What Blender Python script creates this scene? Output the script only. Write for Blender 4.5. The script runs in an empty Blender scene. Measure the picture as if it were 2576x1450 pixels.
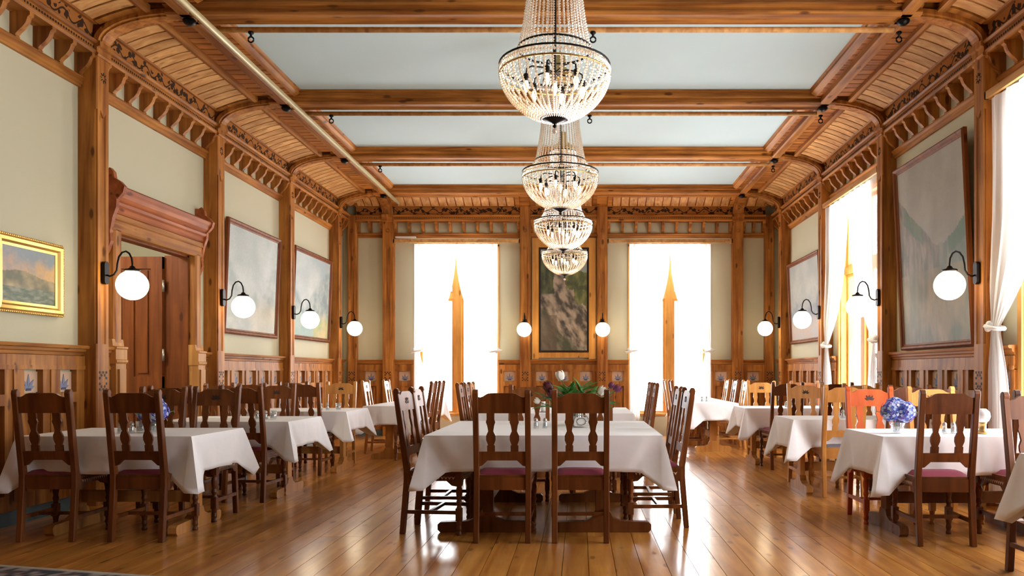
import bpy, bmesh, math, random
from mathutils import Vector, Matrix, noise
random.seed(7)
PI = math.pi
SC = bpy.context.scene
COL = SC.collection

# ------------------------------------------------------------------ camera, world, exposure
F = 2000.0
cd = bpy.data.cameras.new('camera'); cam = bpy.data.objects.new('camera', cd); COL.objects.link(cam)
cam.location = (0, 0, 1.22); cam.rotation_euler = (PI/2, 0, 0)
cd.sensor_width = 36; cd.lens = 36*F/2576
cd.shift_x = -(1457-1288)/2576; cd.shift_y = (937-725)/2576
cd.clip_start = .05
SC.camera = cam
SC.view_settings.view_transform = 'Standard'; SC.view_settings.look = 'None'
SC.view_settings.gamma = 1; SC.view_settings.use_curve_mapping = False
SC.view_settings.exposure = 0.2
W = bpy.data.worlds.new('world'); SC.world = W; W.use_nodes = True
bg = W.node_tree.nodes['Background']; bg.inputs[0].default_value = (.96, .98, 1, 1); bg.inputs[1].default_value = 20.0

# room constants
XL, XLF, XR, XRF = -4.56, -4.385, 3.855, 3.68
YB, YBF, Y0 = 15.37, 15.195, -2.2
PD = .175                                   # pilaster depth
PY = [7.23+2.42*k for k in range(-3, 4)]    # near edges of the side-wall pilasters
PW = .19
ZCEIL = 4.75
BX = [-3.66, -1.033, .441, 3.04]; BW = .205 # pilasters on the back wall
WZ0, WZ1 = .42, 3.655                       # window opening
def portal(x, y, z, sx, sz, rot):
    l = bpy.data.lights.new('window_daylight', 'AREA'); l.shape = 'RECTANGLE'; l.size = sx; l.size_y = sz
    l.cycles.is_portal = True
    o = bpy.data.objects.new('window_daylight', l); COL.objects.link(o); o.location = (x, y, z); o.rotation_euler = rot
BWIN = [(-3.12, -1.60), (1.00, 2.48)]
RWIN = [(y+PW+.34, y+2.42-.34) for y in (PY[1], PY[2], PY[4])]  # first entry is an unseen window, added to brighten the foreground
for a, b in BWIN: portal((a+b)/2, YB+.24, (WZ0+WZ1)/2, b-a, WZ1-WZ0, (-PI/2, 0, 0))
for a, b in RWIN: portal(XR+.24, (a+b)/2, (WZ0+WZ1)/2, b-a, WZ1-WZ0, (PI/2, 0, PI/2))

# ------------------------------------------------------------------ materials
def newmat(name):
    m = bpy.data.materials.new(name); m.use_nodes = True
    nt = m.node_tree; b = nt.nodes['Principled BSDF']
    return m, nt, b
def plain(name, col, rough=.5, metal=0, **kw):
    m, nt, b = newmat(name)
    b.inputs['Base Color'].default_value = (*col, 1); b.inputs['Roughness'].default_value = rough
    b.inputs['Metallic'].default_value = metal
    for k, v in kw.items(): b.inputs[k].default_value = v
    return m
def mathn(nt, op, a, b=None, c=None):
    n = nt.nodes.new('ShaderNodeMath'); n.operation = op
    for i, v in enumerate((a, b, c)):
        if v is None: continue
        if isinstance(v, (int, float)): n.inputs[i].default_value = v
        else: nt.links.new(v, n.inputs[i])
    return n.outputs[0]
def mixc(nt, f, a, b):
    n = nt.nodes.new('ShaderNodeMix'); n.data_type = 'RGBA'
    if isinstance(f, (int, float)): n.inputs[0].default_value = f
    else: nt.links.new(f, n.inputs[0])
    for i, v in ((6, a), (7, b)):
        if isinstance(v, tuple): n.inputs[i].default_value = (*v[:3], 1)
        else: nt.links.new(v, n.inputs[i])
    return n.outputs[2]
def ramp(nt, f, stops):
    n = nt.nodes.new('ShaderNodeValToRGB'); nt.links.new(f, n.inputs[0])
    e = n.color_ramp.elements
    while len(e) < len(stops): e.new(.5)
    for i, (p, c) in enumerate(stops): e[i].position = p; e[i].color = (*c, 1)
    return n.outputs[0]
def wood(name, c0, c1, axis=2, rough=.52, knots=.9, coat=0., grain=14., rnd=.25, spec=.22):
    m, nt, b = newmat(name); L = nt.links
    tc = nt.nodes.new('ShaderNodeTexCoord'); oi = nt.nodes.new('ShaderNodeObjectInfo')
    add = nt.nodes.new('ShaderNodeVectorMath'); add.operation = 'MULTIPLY_ADD'
    cv = nt.nodes.new('ShaderNodeCombineXYZ')
    for i in range(3): L.new(oi.outputs['Random'], cv.inputs[i])
    L.new(cv.outputs[0], add.inputs[0]); add.inputs[1].default_value = (13, 17, 23); L.new(tc.outputs['Object'], add.inputs[2])
    mp = nt.nodes.new('ShaderNodeMapping'); s = [grain]*3; s[axis] = grain*.07; mp.inputs['Scale'].default_value = s
    L.new(add.outputs[0], mp.inputs[0])
    n1 = nt.nodes.new('ShaderNodeTexNoise'); n1.inputs['Scale'].default_value = 1; n1.inputs['Detail'].default_value = 5; n1.inputs['Distortion'].default_value = .6
    L.new(mp.outputs[0], n1.inputs['Vector'])
    mp2 = nt.nodes.new('ShaderNodeMapping'); s = [7.]*3; s[axis] = 2.6; mp2.inputs['Scale'].default_value = s
    L.new(add.outputs[0], mp2.inputs[0])
    vo = nt.nodes.new('ShaderNodeTexVoronoi'); vo.inputs['Scale'].default_value = 1; L.new(mp2.outputs[0], vo.inputs['Vector'])
    n2 = nt.nodes.new('ShaderNodeTexNoise'); n2.inputs['Scale'].default_value = 2.5; n2.inputs['Detail'].default_value = 3; L.new(add.outputs[0], n2.inputs['Vector'])
    g = ramp(nt, n1.outputs['Fac'], [(.32, (0, 0, 0)), (.68, (1, 1, 1))])
    col = mixc(nt, g, c0, c1)
    dk = tuple(x*.45 for x in c0)
    col = mixc(nt, mathn(nt, 'MULTIPLY', ramp(nt, n2.outputs['Fac'], [(.45, (0, 0, 0)), (.75, (1, 1, 1))]), .45), col, tuple(x*.62 for x in c0))
    kn = ramp(nt, vo.outputs['Distance'], [(.10, (1, 1, 1)), (.17, (0, 0, 0))])
    col = mixc(nt, mathn(nt, 'MULTIPLY', kn, knots), col, dk)
    hs = nt.nodes.new('ShaderNodeHueSaturation'); L.new(col, hs.inputs['Color'])
    L.new(mathn(nt, 'MULTIPLY_ADD', oi.outputs['Random'], rnd, 1-rnd/2), hs.inputs['Value'])
    L.new(hs.outputs[0], b.inputs['Base Color'])
    b.inputs['Roughness'].default_value = rough; b.inputs['Specular IOR Level'].default_value = spec
    if coat: b.inputs['Coat Weight'].default_value = coat; b.inputs['Coat Roughness'].default_value = .16
    bp = nt.nodes.new('ShaderNodeBump'); bp.inputs['Strength'].default_value = .06; bp.inputs['Distance'].default_value = .01
    L.new(n1.outputs['Fac'], bp.inputs['Height']); L.new(bp.outputs[0], b.inputs['Normal'])
    return m
P0, P1 = (.22, .066, .011), (.52, .215, .042)
M = {}
M['pz'] = wood('pine_vertical', P0, P1, 2)
M['py'] = wood('pine_lengthwise', P0, P1, 1)
M['px'] = wood('pine_crosswise', P0, P1, 0)
M['slat'] = wood('pine_ceiling_boards', (.26, .072, .009), (.50, .19, .03), 0, knots=.8, rnd=.3)
M['cove'] = wood('pine_cove_boards', (.44, .20, .06), (.70, .40, .15), 1, knots=.6, rnd=.25)
M['base_pine'] = wood('pale_turned_pine', (.40, .17, .045), (.62, .31, .09), 2, knots=.6, rnd=.1)
M['red'] = wood('reddish_pine', (.25, .06, .016), (.42, .13, .04), 1, rnd=.15)
M['door'] = wood('door_pine', (.13, .032, .006), (.24, .068, .012), 2, rnd=.12)
M['win'] = wood('window_pine', (.52, .22, .04), (.70, .34, .08), 2, rnd=.1)
M['floor'] = wood('varnished_floor_pine', (.40, .135, .022), (.70, .33, .075), 1, rough=.30, knots=.75, coat=.8, rnd=.3)
M['chair'] = wood('dark_stained_oak', (.095, .027, .007), (.21, .065, .017), 2, rough=.33, knots=0, rnd=.3)
M['chair_mid'] = wood('brown_oak', (.16, .05, .014), (.27, .095, .028), 2, rough=.32, knots=.3, rnd=.2)
M['chair_light'] = wood('honey_oak', (.40, .16, .035), (.58, .27, .07), 2, rough=.34, knots=.3, rnd=.1)
M['chair_red'] = wood('orange_red_oak', (.42, .065, .012), (.55, .105, .02), 2, rough=.32, knots=.1, rnd=.1)
M['table'] = wood('trestle_oak', (.42, .17, .04), (.60, .29, .08), 2, rough=.35, knots=.2)
M['table_dark'] = wood('dark_trestle_oak', (.12, .035, .01), (.2, .07, .02), 2, rough=.32, knots=.1)
M['iron'] = plain('dark_iron', (.012, .010, .010), .4, .8)
M['brass'] = plain('aged_brass', (.55, .36, .13), .3, .9)
M['gilt'] = plain('gilt_frame', (.80, .52, .16), .33, .85)
M['steel'] = plain('hinge_steel', (.45, .42, .38), .35, .9)
M['white'] = plain('white_paint', (.8, .8, .78), .5)
M['pipe'] = plain('cream_pipe', (.50, .42, .22), .35, .2)
M['seat'] = plain('burgundy_velvet', (.17, .005, .026), .9, 0)
M['seat']. node_tree.nodes['Principled BSDF'].inputs['Sheen Weight'].default_value = .05
M['seat_grey'] = plain('grey_seat_fabric', (.16, .14, .17), .8)
M['carve'] = plain('carved_recess', (.02, .007, .004), .6)
M['carve_pale'] = plain('pale_carving', (.62, .42, .28), .6)
M['dark'] = plain('dark_gap', (.02, .008, .004), .8)
M['base'] = plain('blue_grey_paint', (.10, .17, .20), .5)
M['leafblue'] = plain('blue_grey_flower_paint', (.20, .22, .33), .6)
M['leafdark'] = plain('dark_blue_flower_paint', (.05, .06, .13), .6)
M['green'] = plain('leaf_green', (.06, .22, .035), .5)
M['green2'] = plain('pale_leaf_green', (.16, .32, .07), .5)
M['stem'] = plain('stem_green', (.10, .20, .05), .6)
M['tulipw'] = plain('white_petal', (.85, .80, .72), .6)
M['tulipr'] = plain('dark_red_petal', (.09, .006, .012), .55)
M['tulipp'] = plain('plum_petal', (.16, .03, .10), .55)
M['hyb'] = plain('blue_hydrangea_petal', (.10, .15, .60), .6)
M['hyp'] = plain('violet_hydrangea_petal', (.22, .14, .55), .6)
M['hyw'] = plain('pale_hydrangea_petal', (.50, .60, .85), .6)
def plaster(name, c, amt=.05):
    m, nt, b = newmat(name); L = nt.links
    tc = nt.nodes.new('ShaderNodeTexCoord'); n = nt.nodes.new('ShaderNodeTexNoise'); n.inputs['Scale'].default_value = 1.3; n.inputs['Detail'].default_value = 6
    L.new(tc.outputs['Object'], n.inputs['Vector'])
    L.new(mixc(nt, n.outputs['Fac'], tuple(x*(1-amt) for x in c), tuple(min(1, x*(1+amt)) for x in c)), b.inputs['Base Color'])
    b.inputs['Roughness'].default_value = .75
    n2 = nt.nodes.new('ShaderNodeTexNoise'); n2.inputs['Scale'].default_value = 60; L.new(tc.outputs['Object'], n2.inputs['Vector'])
    bp = nt.nodes.new('ShaderNodeBump'); bp.inputs['Strength'].default_value = .12; bp.inputs['Distance'].default_value = .005
    L.new(n2.outputs['Fac'], bp.inputs['Height']); L.new(bp.outputs[0], b.inputs['Normal'])
    return m
M['wall'] = plaster('olive_cream_plaster', (.53, .50, .345))
M['panel'] = plaster('pale_blue_grey_ceiling', (.48, .62, .655))
M['front'] = wood('bounce_cutting_dark_wood', (.05, .018, .006), (.10, .035, .01), 2, rough=.6)  # dark finish made up for the unseen front wall, cuts bounced light
M['hall'] = plaster('hall_plaster', (.60, .57, .46))
def linen():
    m, nt, b = newmat('white_linen'); L = nt.links
    b.inputs['Base Color'].default_value = (.86, .85, .87, 1); b.inputs['Roughness'].default_value = .8
    tc = nt.nodes.new('ShaderNodeTexCoord'); n = nt.nodes.new('ShaderNodeTexNoise'); n.inputs['Scale'].default_value = 4; n.inputs['Detail'].default_value = 3
    L.new(tc.outputs['Object'], n.inputs['Vector'])
    bp = nt.nodes.new('ShaderNodeBump'); bp.inputs['Strength'].default_value = .25; bp.inputs['Distance'].default_value = .03
    L.new(n.outputs['Fac'], bp.inputs['Height']); L.new(bp.outputs[0], b.inputs['Normal'])
    return m
M['linen'] = linen()
def sheer():
    m, nt, b = newmat('sheer_curtain'); L = nt.links; nt.nodes.remove(b)
    out = nt.nodes['Material Output']
    t = nt.nodes.new('ShaderNodeBsdfTransparent'); d = nt.nodes.new('ShaderNodeBsdfDiffuse'); tr = nt.nodes.new('ShaderNodeBsdfTranslucent')
    d.inputs[0].default_value = (.9, .9, .9, 1); tr.inputs[0].default_value = (.9, .9, .9, 1)
    a = nt.nodes.new('ShaderNodeMixShader'); a.inputs[0].default_value = .5; L.new(d.outputs[0], a.inputs[1]); L.new(tr.outputs[0], a.inputs[2])
    c = nt.nodes.new('ShaderNodeMixShader'); c.inputs[0].default_value = .68; L.new(t.outputs[0], c.inputs[1]); L.new(a.outputs[0], c.inputs[2])
    L.new(c.outputs[0], out.inputs[0]); return m
M['sheer'] = sheer()
def glass(name, tint=(1, 1, 1), g=.08, rough=.02):
    m, nt, b = newmat(name); L = nt.links; nt.nodes.remove(b); out = nt.nodes['Material Output']
    t = nt.nodes.new('ShaderNodeBsdfTransparent'); t.inputs[0].default_value = (*tint, 1)
    s = nt.nodes.new('ShaderNodeBsdfGlossy'); s.inputs['Roughness'].default_value = rough
    c = nt.nodes.new('ShaderNodeMixShader'); c.inputs[0].default_value = g; L.new(t.outputs[0], c.inputs[1]); L.new(s.outputs[0], c.inputs[2])
    L.new(c.outputs[0], out.inputs[0]); return m
M['pane'] = glass('window_glass')
M['glass'] = glass('clear_glass', (.93, .96, .97), .3)
def emis(name, c, s):
    m, nt, b = newmat(name); b.inputs['Base Color'].default_value = (*c, 1)
    b.inputs['Emission Color'].default_value = (*c, 1); b.inputs['Emission Strength'].default_value = s; return m
M['globe'] = emis('lit_opal_glass', (1, .84, .58), 7)
M['bulb'] = emis('lit_candle_bulb', (1, .80, .50), 25)
M['opal'] = plain('opal_glass', (.85, .86, .88), .2)
def crystal():
    m, nt, b = newmat('crystal_beads'); L = nt.links; nt.nodes.remove(b); out = nt.nodes['Material Output']
    t = nt.nodes.new('ShaderNodeBsdfTransparent'); t.inputs[0].default_value = (.9, .85, .8, 1)
    s = nt.nodes.new('ShaderNodeBsdfGlossy'); s.inputs['Roughness'].default_value = .12; s.inputs[0].default_value = (1, .97, .93, 1)
    d = nt.nodes.new('ShaderNodeBsdfDiffuse'); d.inputs[0].default_value = (.80, .72, .64, 1)
    tl = nt.nodes.new('ShaderNodeBsdfTranslucent'); tl.inputs[0].default_value = (.95, .85, .75, 1)
    a = nt.nodes.new('ShaderNodeMixShader'); a.inputs[0].default_value = .5; L.new(d.outputs[0], a.inputs[1]); L.new(tl.outputs[0], a.inputs[2])
    c = nt.nodes.new('ShaderNodeMixShader'); c.inputs[0].default_value = .45; L.new(a.outputs[0], c.inputs[1]); L.new(s.outputs[0], c.inputs[2])
    e = nt.nodes.new('ShaderNodeMixShader'); e.inputs[0].default_value = .88; L.new(t.outputs[0], e.inputs[1]); L.new(c.outputs[0], e.inputs[2])
    L.new(e.outputs[0], out.inputs[0]); return m
M['crystal'] = crystal()
def frieze(name, axis):
    m, nt, b = newmat(name); L = nt.links
    tc = nt.nodes.new('ShaderNodeTexCoord'); sp = nt.nodes.new('ShaderNodeSeparateXYZ'); L.new(tc.outputs['Object'], sp.inputs[0])
    u = sp.outputs[axis]; z = sp.outputs[2]
    # a scrolling vine: sine stem with round leaves, painted dark on the pine board
    su = mathn(nt, 'MULTIPLY', u, 2*PI/.26)
    stem = mathn(nt, 'ABSOLUTE', mathn(nt, 'SUBTRACT', z, mathn(nt, 'MULTIPLY_ADD', mathn(nt, 'SINE', su), .035, 4.315)))
    vo = nt.nodes.new('ShaderNodeTexVoronoi'); vo.inputs['Scale'].default_value = 15; L.new(tc.outputs['Object'], vo.inputs['Vector'])
    leaf = mathn(nt, 'LESS_THAN', vo.outputs['Distance'], .46)
    band = mathn(nt, 'LESS_THAN', stem, .055)
    line = mathn(nt, 'LESS_THAN', stem, .009)
    f = mathn(nt, 'MAXIMUM', line, mathn(nt, 'MULTIPLY', band, leaf))
    col = mixc(nt, mathn(nt, 'MULTIPLY', f, .9), (.34, .13, .03), (.010, .009, .009))
    L.new(col, b.inputs['Base Color']); b.inputs['Roughness'].default_value = .85; b.inputs['Specular IOR Level'].default_value = .1
    return m
M['frz_y'] = frieze('painted_vine_frieze_lengthwise', 1); M['frz_x'] = frieze('painted_vine_frieze_crosswise', 0)
def vcol(name, rough=.6):
    m, nt, b = newmat(name); a = nt.nodes.new('ShaderNodeVertexColor'); a.layer_name = 'paint'
    nt.links.new(a.outputs[0], b.inputs['Base Color']); b.inputs['Roughness'].default_value = rough
    n = nt.nodes.new('ShaderNodeTexNoise'); n.inputs['Scale'].default_value = 40; n.inputs['Detail'].default_value = 4
    tc = nt.nodes.new('ShaderNodeTexCoord'); nt.links.new(tc.outputs['Object'], n.inputs['Vector'])
    nt.links.new(mixc(nt, mathn(nt, 'MULTIPLY', n.outputs['Fac'], .35), a.outputs[0], (.15, .14, .12)), b.inputs['Base Color'])
    return m
M['canvas'] = vcol('oil_painted_canvas'); M['rug'] = vcol('woven_rug', .95)

# ------------------------------------------------------------------ geometry helpers
class MB:
    """collects shapes; optional frame f(u,v,z) -> world"""
    def __init__(s, f=None): s.v = []; s.f = []; s.m = []; s.fr = f; s.mi = 0
    def add(s, vs, fs):
        o = len(s.v); s.v += [s.fr(*p) if s.fr else tuple(p) for p in vs]
        s.f += [tuple(i+o for i in q) for q in fs]; s.m += [s.mi]*len(fs); return s
    def box(s, a0, a1, b0, b1, c0, c1):
        vs = [(x, y, z) for x in (a0, a1) for y in (b0, b1) for z in (c0, c1)]
        return s.add(vs, [(0, 1, 3, 2), (4, 6, 7, 5), (0, 4, 5, 1), (2, 3, 7, 6), (0, 2, 6, 4), (1, 5, 7, 3)])
    def prism(s, pts, lo, hi, ax=0):
        """extrude 2D polygon along axis ax (0: pts=(b,c), 1: pts=(a,c), 2: pts=(a,b))"""
        n = len(pts)
        def P(p, t):
            return (t, p[0], p[1]) if ax == 0 else (p[0], t, p[1]) if ax == 1 else (p[0], p[1], t)
        vs = [P(p, lo) for p in pts]+[P(p, hi) for p in pts]
        fs = [tuple(range(n)), tuple(range(2*n-1, n-1, -1))]+[(i, (i+1) % n, (i+1) % n+n, i+n) for i in range(n)]
        return s.add(vs, fs)
    def strip(s, path, th, lo, hi, ax=0):
        """open 2D polyline given thickness th (normal offset) extruded along ax"""
        n = len(path); off = []
        for i in range(n):
            a = Vector(path[max(0, i-1)]); b = Vector(path[min(n-1, i+1)]); d = (b-a).normalized()
            off.append((path[i][0]-d.y*th, path[i][1]+d.x*th))
        for i in range(n-1):
            s.prism([path[i], path[i+1], off[i+1], off[i]], lo, hi, ax)
        return s
    def tube(s, path, r, n=8, cap=True):
        path = [Vector(p) for p in path]; rings = []
        up = Vector((0, 0, 1))
        for i, p in enumerate(path):
            d = (path[min(i+1, len(path)-1)]-path[max(i-1, 0)]).normalized()
            a = d.cross(up); a = a if a.length > 1e-3 else d.cross(Vector((1, 0, 0))); a.normalize(); b = d.cross(a)
            rr = r[i] if isinstance(r, (list, tuple)) else r
            rings.append([p+a*math.cos(t*2*PI/n)*rr+b*math.sin(t*2*PI/n)*rr for t in range(n)])
        vs = [tuple(q) for R in rings for q in R]; fs = []
        for i in range(len(path)-1):
            for t in range(n): fs.append((i*n+t, i*n+(t+1) % n, (i+1)*n+(t+1) % n, (i+1)*n+t))
        if cap: fs += [tuple(range(n)), tuple(range(len(vs)-1, len(vs)-n-1, -1))]
        return s.add(vs, fs)
    def lathe(s, prof, c=(0, 0, 0), n=16):
        vs = []; fs = []
        for r, z in prof:
            for t in range(n): vs.append((c[0]+r*math.cos(2*PI*t/n), c[1]+r*math.sin(2*PI*t/n), c[2]+z))
        for i in range(len(prof)-1):
            for t in range(n): fs.append((i*n+t, i*n+(t+1) % n, (i+1)*n+(t+1) % n, (i+1)*n+t))
        k = len(prof)
        if prof[0][0] > 1e-4: fs.append(tuple(range(n)))
        if prof[-1][0] > 1e-4: fs.append(tuple((k-1)*n+t for t in reversed(range(n))))
        return s.add(vs, fs)
    def sphere(s, c, r, n=12, m=8, sz=1):
        pr = [(max(1e-5, r*math.sin(PI*i/m)), -r*sz*math.cos(PI*i/m)) for i in range(m+1)]
        return s.lathe(pr, c, n)
    def mesh(s, name, smooth=False, weld=False):
        me = bpy.data.meshes.new(name); me.from_pydata([tuple(v) for v in s.v], [], s.f); 
        me.polygons.foreach_set('material_index', s.m)
        bm = bmesh.new(); bm.from_mesh(me)
        if weld: bmesh.ops.remove_doubles(bm, verts=bm.verts, dist=1e-4)
        bmesh.ops.recalc_face_normals(bm, faces=bm.faces)
        bm.to_mesh(me); bm.free()
        if smooth: me.polygons.foreach_set('use_smooth', [True]*len(me.polygons))
        me.update(); return me
    def build(s, name, mats, parent=None, smooth=False, bevel=0, **props):
        me = s.mesh(name, smooth)
        return put(name, me, mats, parent, bevel=bevel, **props)
def put(name, me, mats, parent=None, mat=None, bevel=0, loc=None, rot=None, **props):
    if not isinstance(mats, (list, tuple)): mats = [mats]
    if not me.materials:
        for q in mats: me.materials.append(M[q] if isinstance(q, str) else q)
    o = bpy.data.objects.new(name, me); COL.objects.link(o)
    if parent is not None: o.parent = parent
    if mat is not None: o.matrix_basis = mat
    if loc is not None: o.location = loc
    if rot is not None: o.rotation_euler = rot
    if bevel:
        b = o.modifiers.new('edge', 'BEVEL'); b.width = bevel; b.segments = 1; b.limit_method = 'ANGLE'
    for k, v in props.items(): o[k] = v
    return o
def thing(name, label, cat, loc=(0, 0, 0), rz=0, group=None):
    o = bpy.data.objects.new(name, None); COL.objects.link(o); o.empty_display_size = .1
    o.location = loc; o.rotation_euler = (0, 0, rz); o['label'] = label; o['category'] = cat
    if group: o['group'] = group
    return o
def tag(o, label, cat, group=None):
    o['label'] = label; o['category'] = cat
    if group: o['group'] = group
    return o
def dup(root, loc, rz, label, group=None):
    r = root.copy(); COL.objects.link(r); r.location = loc; r.rotation_euler = (0, 0, rz); r['label'] = label
    if group: r['group'] = group
    for ch in list(root.children):
        c = ch.copy(); COL.objects.link(c); c.parent = r
        for g in list(ch.children):
            d = g.copy(); COL.objects.link(d); d.parent = c
    return r
def frame(ox, oy, ux, uy, nx, ny): return lambda u, v, z: (ox+u*ux+v*nx, oy+u*uy+v*ny, z)
FL = frame(XL, 0, 0, 1, 1, 0); FR = frame(XR, 0, 0, 1, -1, 0); FB = frame(0, YB, 1, 0, 0, -1)
def basis(nx, ny, origin):
    """local y points out of the wall, z up, right-handed"""
    m = Matrix(((ny, nx, 0, origin[0]), (-nx, ny, 0, origin[1]), (0, 0, 1, origin[2]), (0, 0, 0, 1)))
    return m

# ------------------------------------------------------------------ floor
floor = MB().box(XL-1.8, XR+.3, Y0-.3, YB+.3, -.2, -.03).build('floor', 'dark', kind='structure')
PLW = .165
seg_len = [3.2, 4.1, 4.9, 5.37]
meshes = []
for L_ in seg_len:
    w = PLW/2-.0018
    b = MB(); b.prism([(-w, -.03), (w, -.03), (w, 0), (-w, 0)], 0, L_-.003, 1)
    me = b.mesh('plank'); me.materials.append(M['floor']); meshes.append(me)
x = XL+PLW/2; c = 0
orders = [[0, 2, 1, 3], [3, 1, 2, 0], [1, 3, 0, 2], [2, 0, 3, 1]]
while x < XR:
    y = Y0
    for k in orders[(c*3+c//4) % 4]:
        put('plank', meshes[k], 'floor', floor, loc=(x, y, 0)); y += seg_len[k]
    x += PLW; c += 1

# ------------------------------------------------------------------ walls
def wall_mesh(name, fr, a, b, openings, z1=ZCEIL, t=.24, mat='wall'):
    m = MB(fr); cur = a
    for (u0, u1, z0, zt) in sorted(openings):
        m.box(cur, u0, -t, 0, -.05, z1)
        if z0 > 0: m.box(u0, u1, -t, 0, -.05, z0)
        m.box(u0, u1, -t, 0, zt, z1); cur = u1
    m.box(cur, b, -t, 0, -.05, z1)
    return m.build(name, mat, kind='structure')
DOOR = (7.79, 9.29, 0, 2.58)
wl = wall_mesh('wall_left', FL, Y0, YB+.24, [DOOR], t=.10)
wr = wall_mesh('wall_right', FR, Y0, YB+.24, [(a, b, WZ0, WZ1) for a, b in RWIN])
wb = wall_mesh('wall_back', FB, XL, XR, [(a, b, WZ0, WZ1) for a, b in BWIN])
wf = MB().box(XL-.24, XR+.24, Y0-.24, Y0, -.05, ZCEIL).build('wall_front', 'front', kind='structure')
ceil = MB().box(XL-.24, XR+.24, Y0-.24, YB+.24, ZCEIL, ZCEIL+.1).build('ceiling', 'wall', kind='structure')

# shared small pieces -------------------------------------------------
def bracket_mesh():
    p = [(0, 4.112), (.165, 4.112), (.165, 4.085), (.145, 4.07), (.14, 4.05), (.128, 4.02), (.10, 3.985), (.065, 3.955), (.045, 3.93), (.052, 3.915), (.042, 3.90), (.042, 3.885), (0, 3.885)]
    b = MB(); b.prism(p, -.025, .025, 0); return b.mesh('bracket')
BRK = bracket_mesh(); BRK.materials.append(M['pz'])
TZ0, TZ1 = 1.055, 1.225; TW = .225
def tile_mesh(mat):
    b = MB(); w = TW/2; b.box(-w, w, 0, .012, TZ0, TZ1)
    b.mi = 1
    cx, cz = 0, TZ0+.025
    for a, l in ((-70, .075), (-38, .10), (0, .125), (38, .10), (70, .075)):
        t = math.radians(a); d = (math.sin(t), math.cos(t)); n = (d[1], -d[0])
        pts = [(cx, cz), (cx+d[0]*l*.5+n[0]*.016, cz+d[1]*l*.5+n[1]*.016), (cx+d[0]*l, cz+d[1]*l), (cx+d[0]*l*.5-n[0]*.016, cz+d[1]*l*.5-n[1]*.016)]
        b.prism(pts, .012, .017, 1)
    b.mi = 2; b.box(-.03, .03, .012, .018, TZ0+.012, TZ0+.032)
    me = b.mesh('tile')
    for q in (mat, M['leafblue'], M['leafdark']): me.materials.append(q)
    return me
TILE = tile_mesh(M['carve_pale'])
def lowpanel_mesh(w):
    b = MB(); h0, h1 = .22, .97
    b.box(-w, w, 0, .008, h0, h1); b.box(-w+.03, w-.03, .008, .02, h0+.03, h1-.03)
    me = b.mesh('panel'); me.materials.append(M['pz']); return me
LOWP = lowpanel_mesh(.13)
CAPP = [(0, 1.46), (.105, 1.46), (.112, 1.45), (.105, 1.432), (.08, 1.428), (.075, 1.405), (.06, 1.396), (.055, 1.372), (.04, 1.365), (0, 1.365)]
RAILP = [(0, 3.904), (.06, 3.904), (.066, 3.885), (.045, 3.868), (.045, 3.845), (.03, 3.835), (.028, 3.816), (0, 3.816)]
ARCH = [(0, 4.235), (.185, 4.235), (.192, 4.22), (.175, 4.205), (.15, 4.20), (.15, 4.155), (.17, 4.15), (.176, 4.135), (.165, 4.112), (0, 4.112)]
def covepath(v0, v1): return [(v0, 4.405), (v0+(v1-v0)*.33, 4.458), (v0+(v1-v0)*.66, 4.503), (v1, 4.535)]
CV1 = {'L': .616, 'R': .555, 'B': .50}

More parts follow.
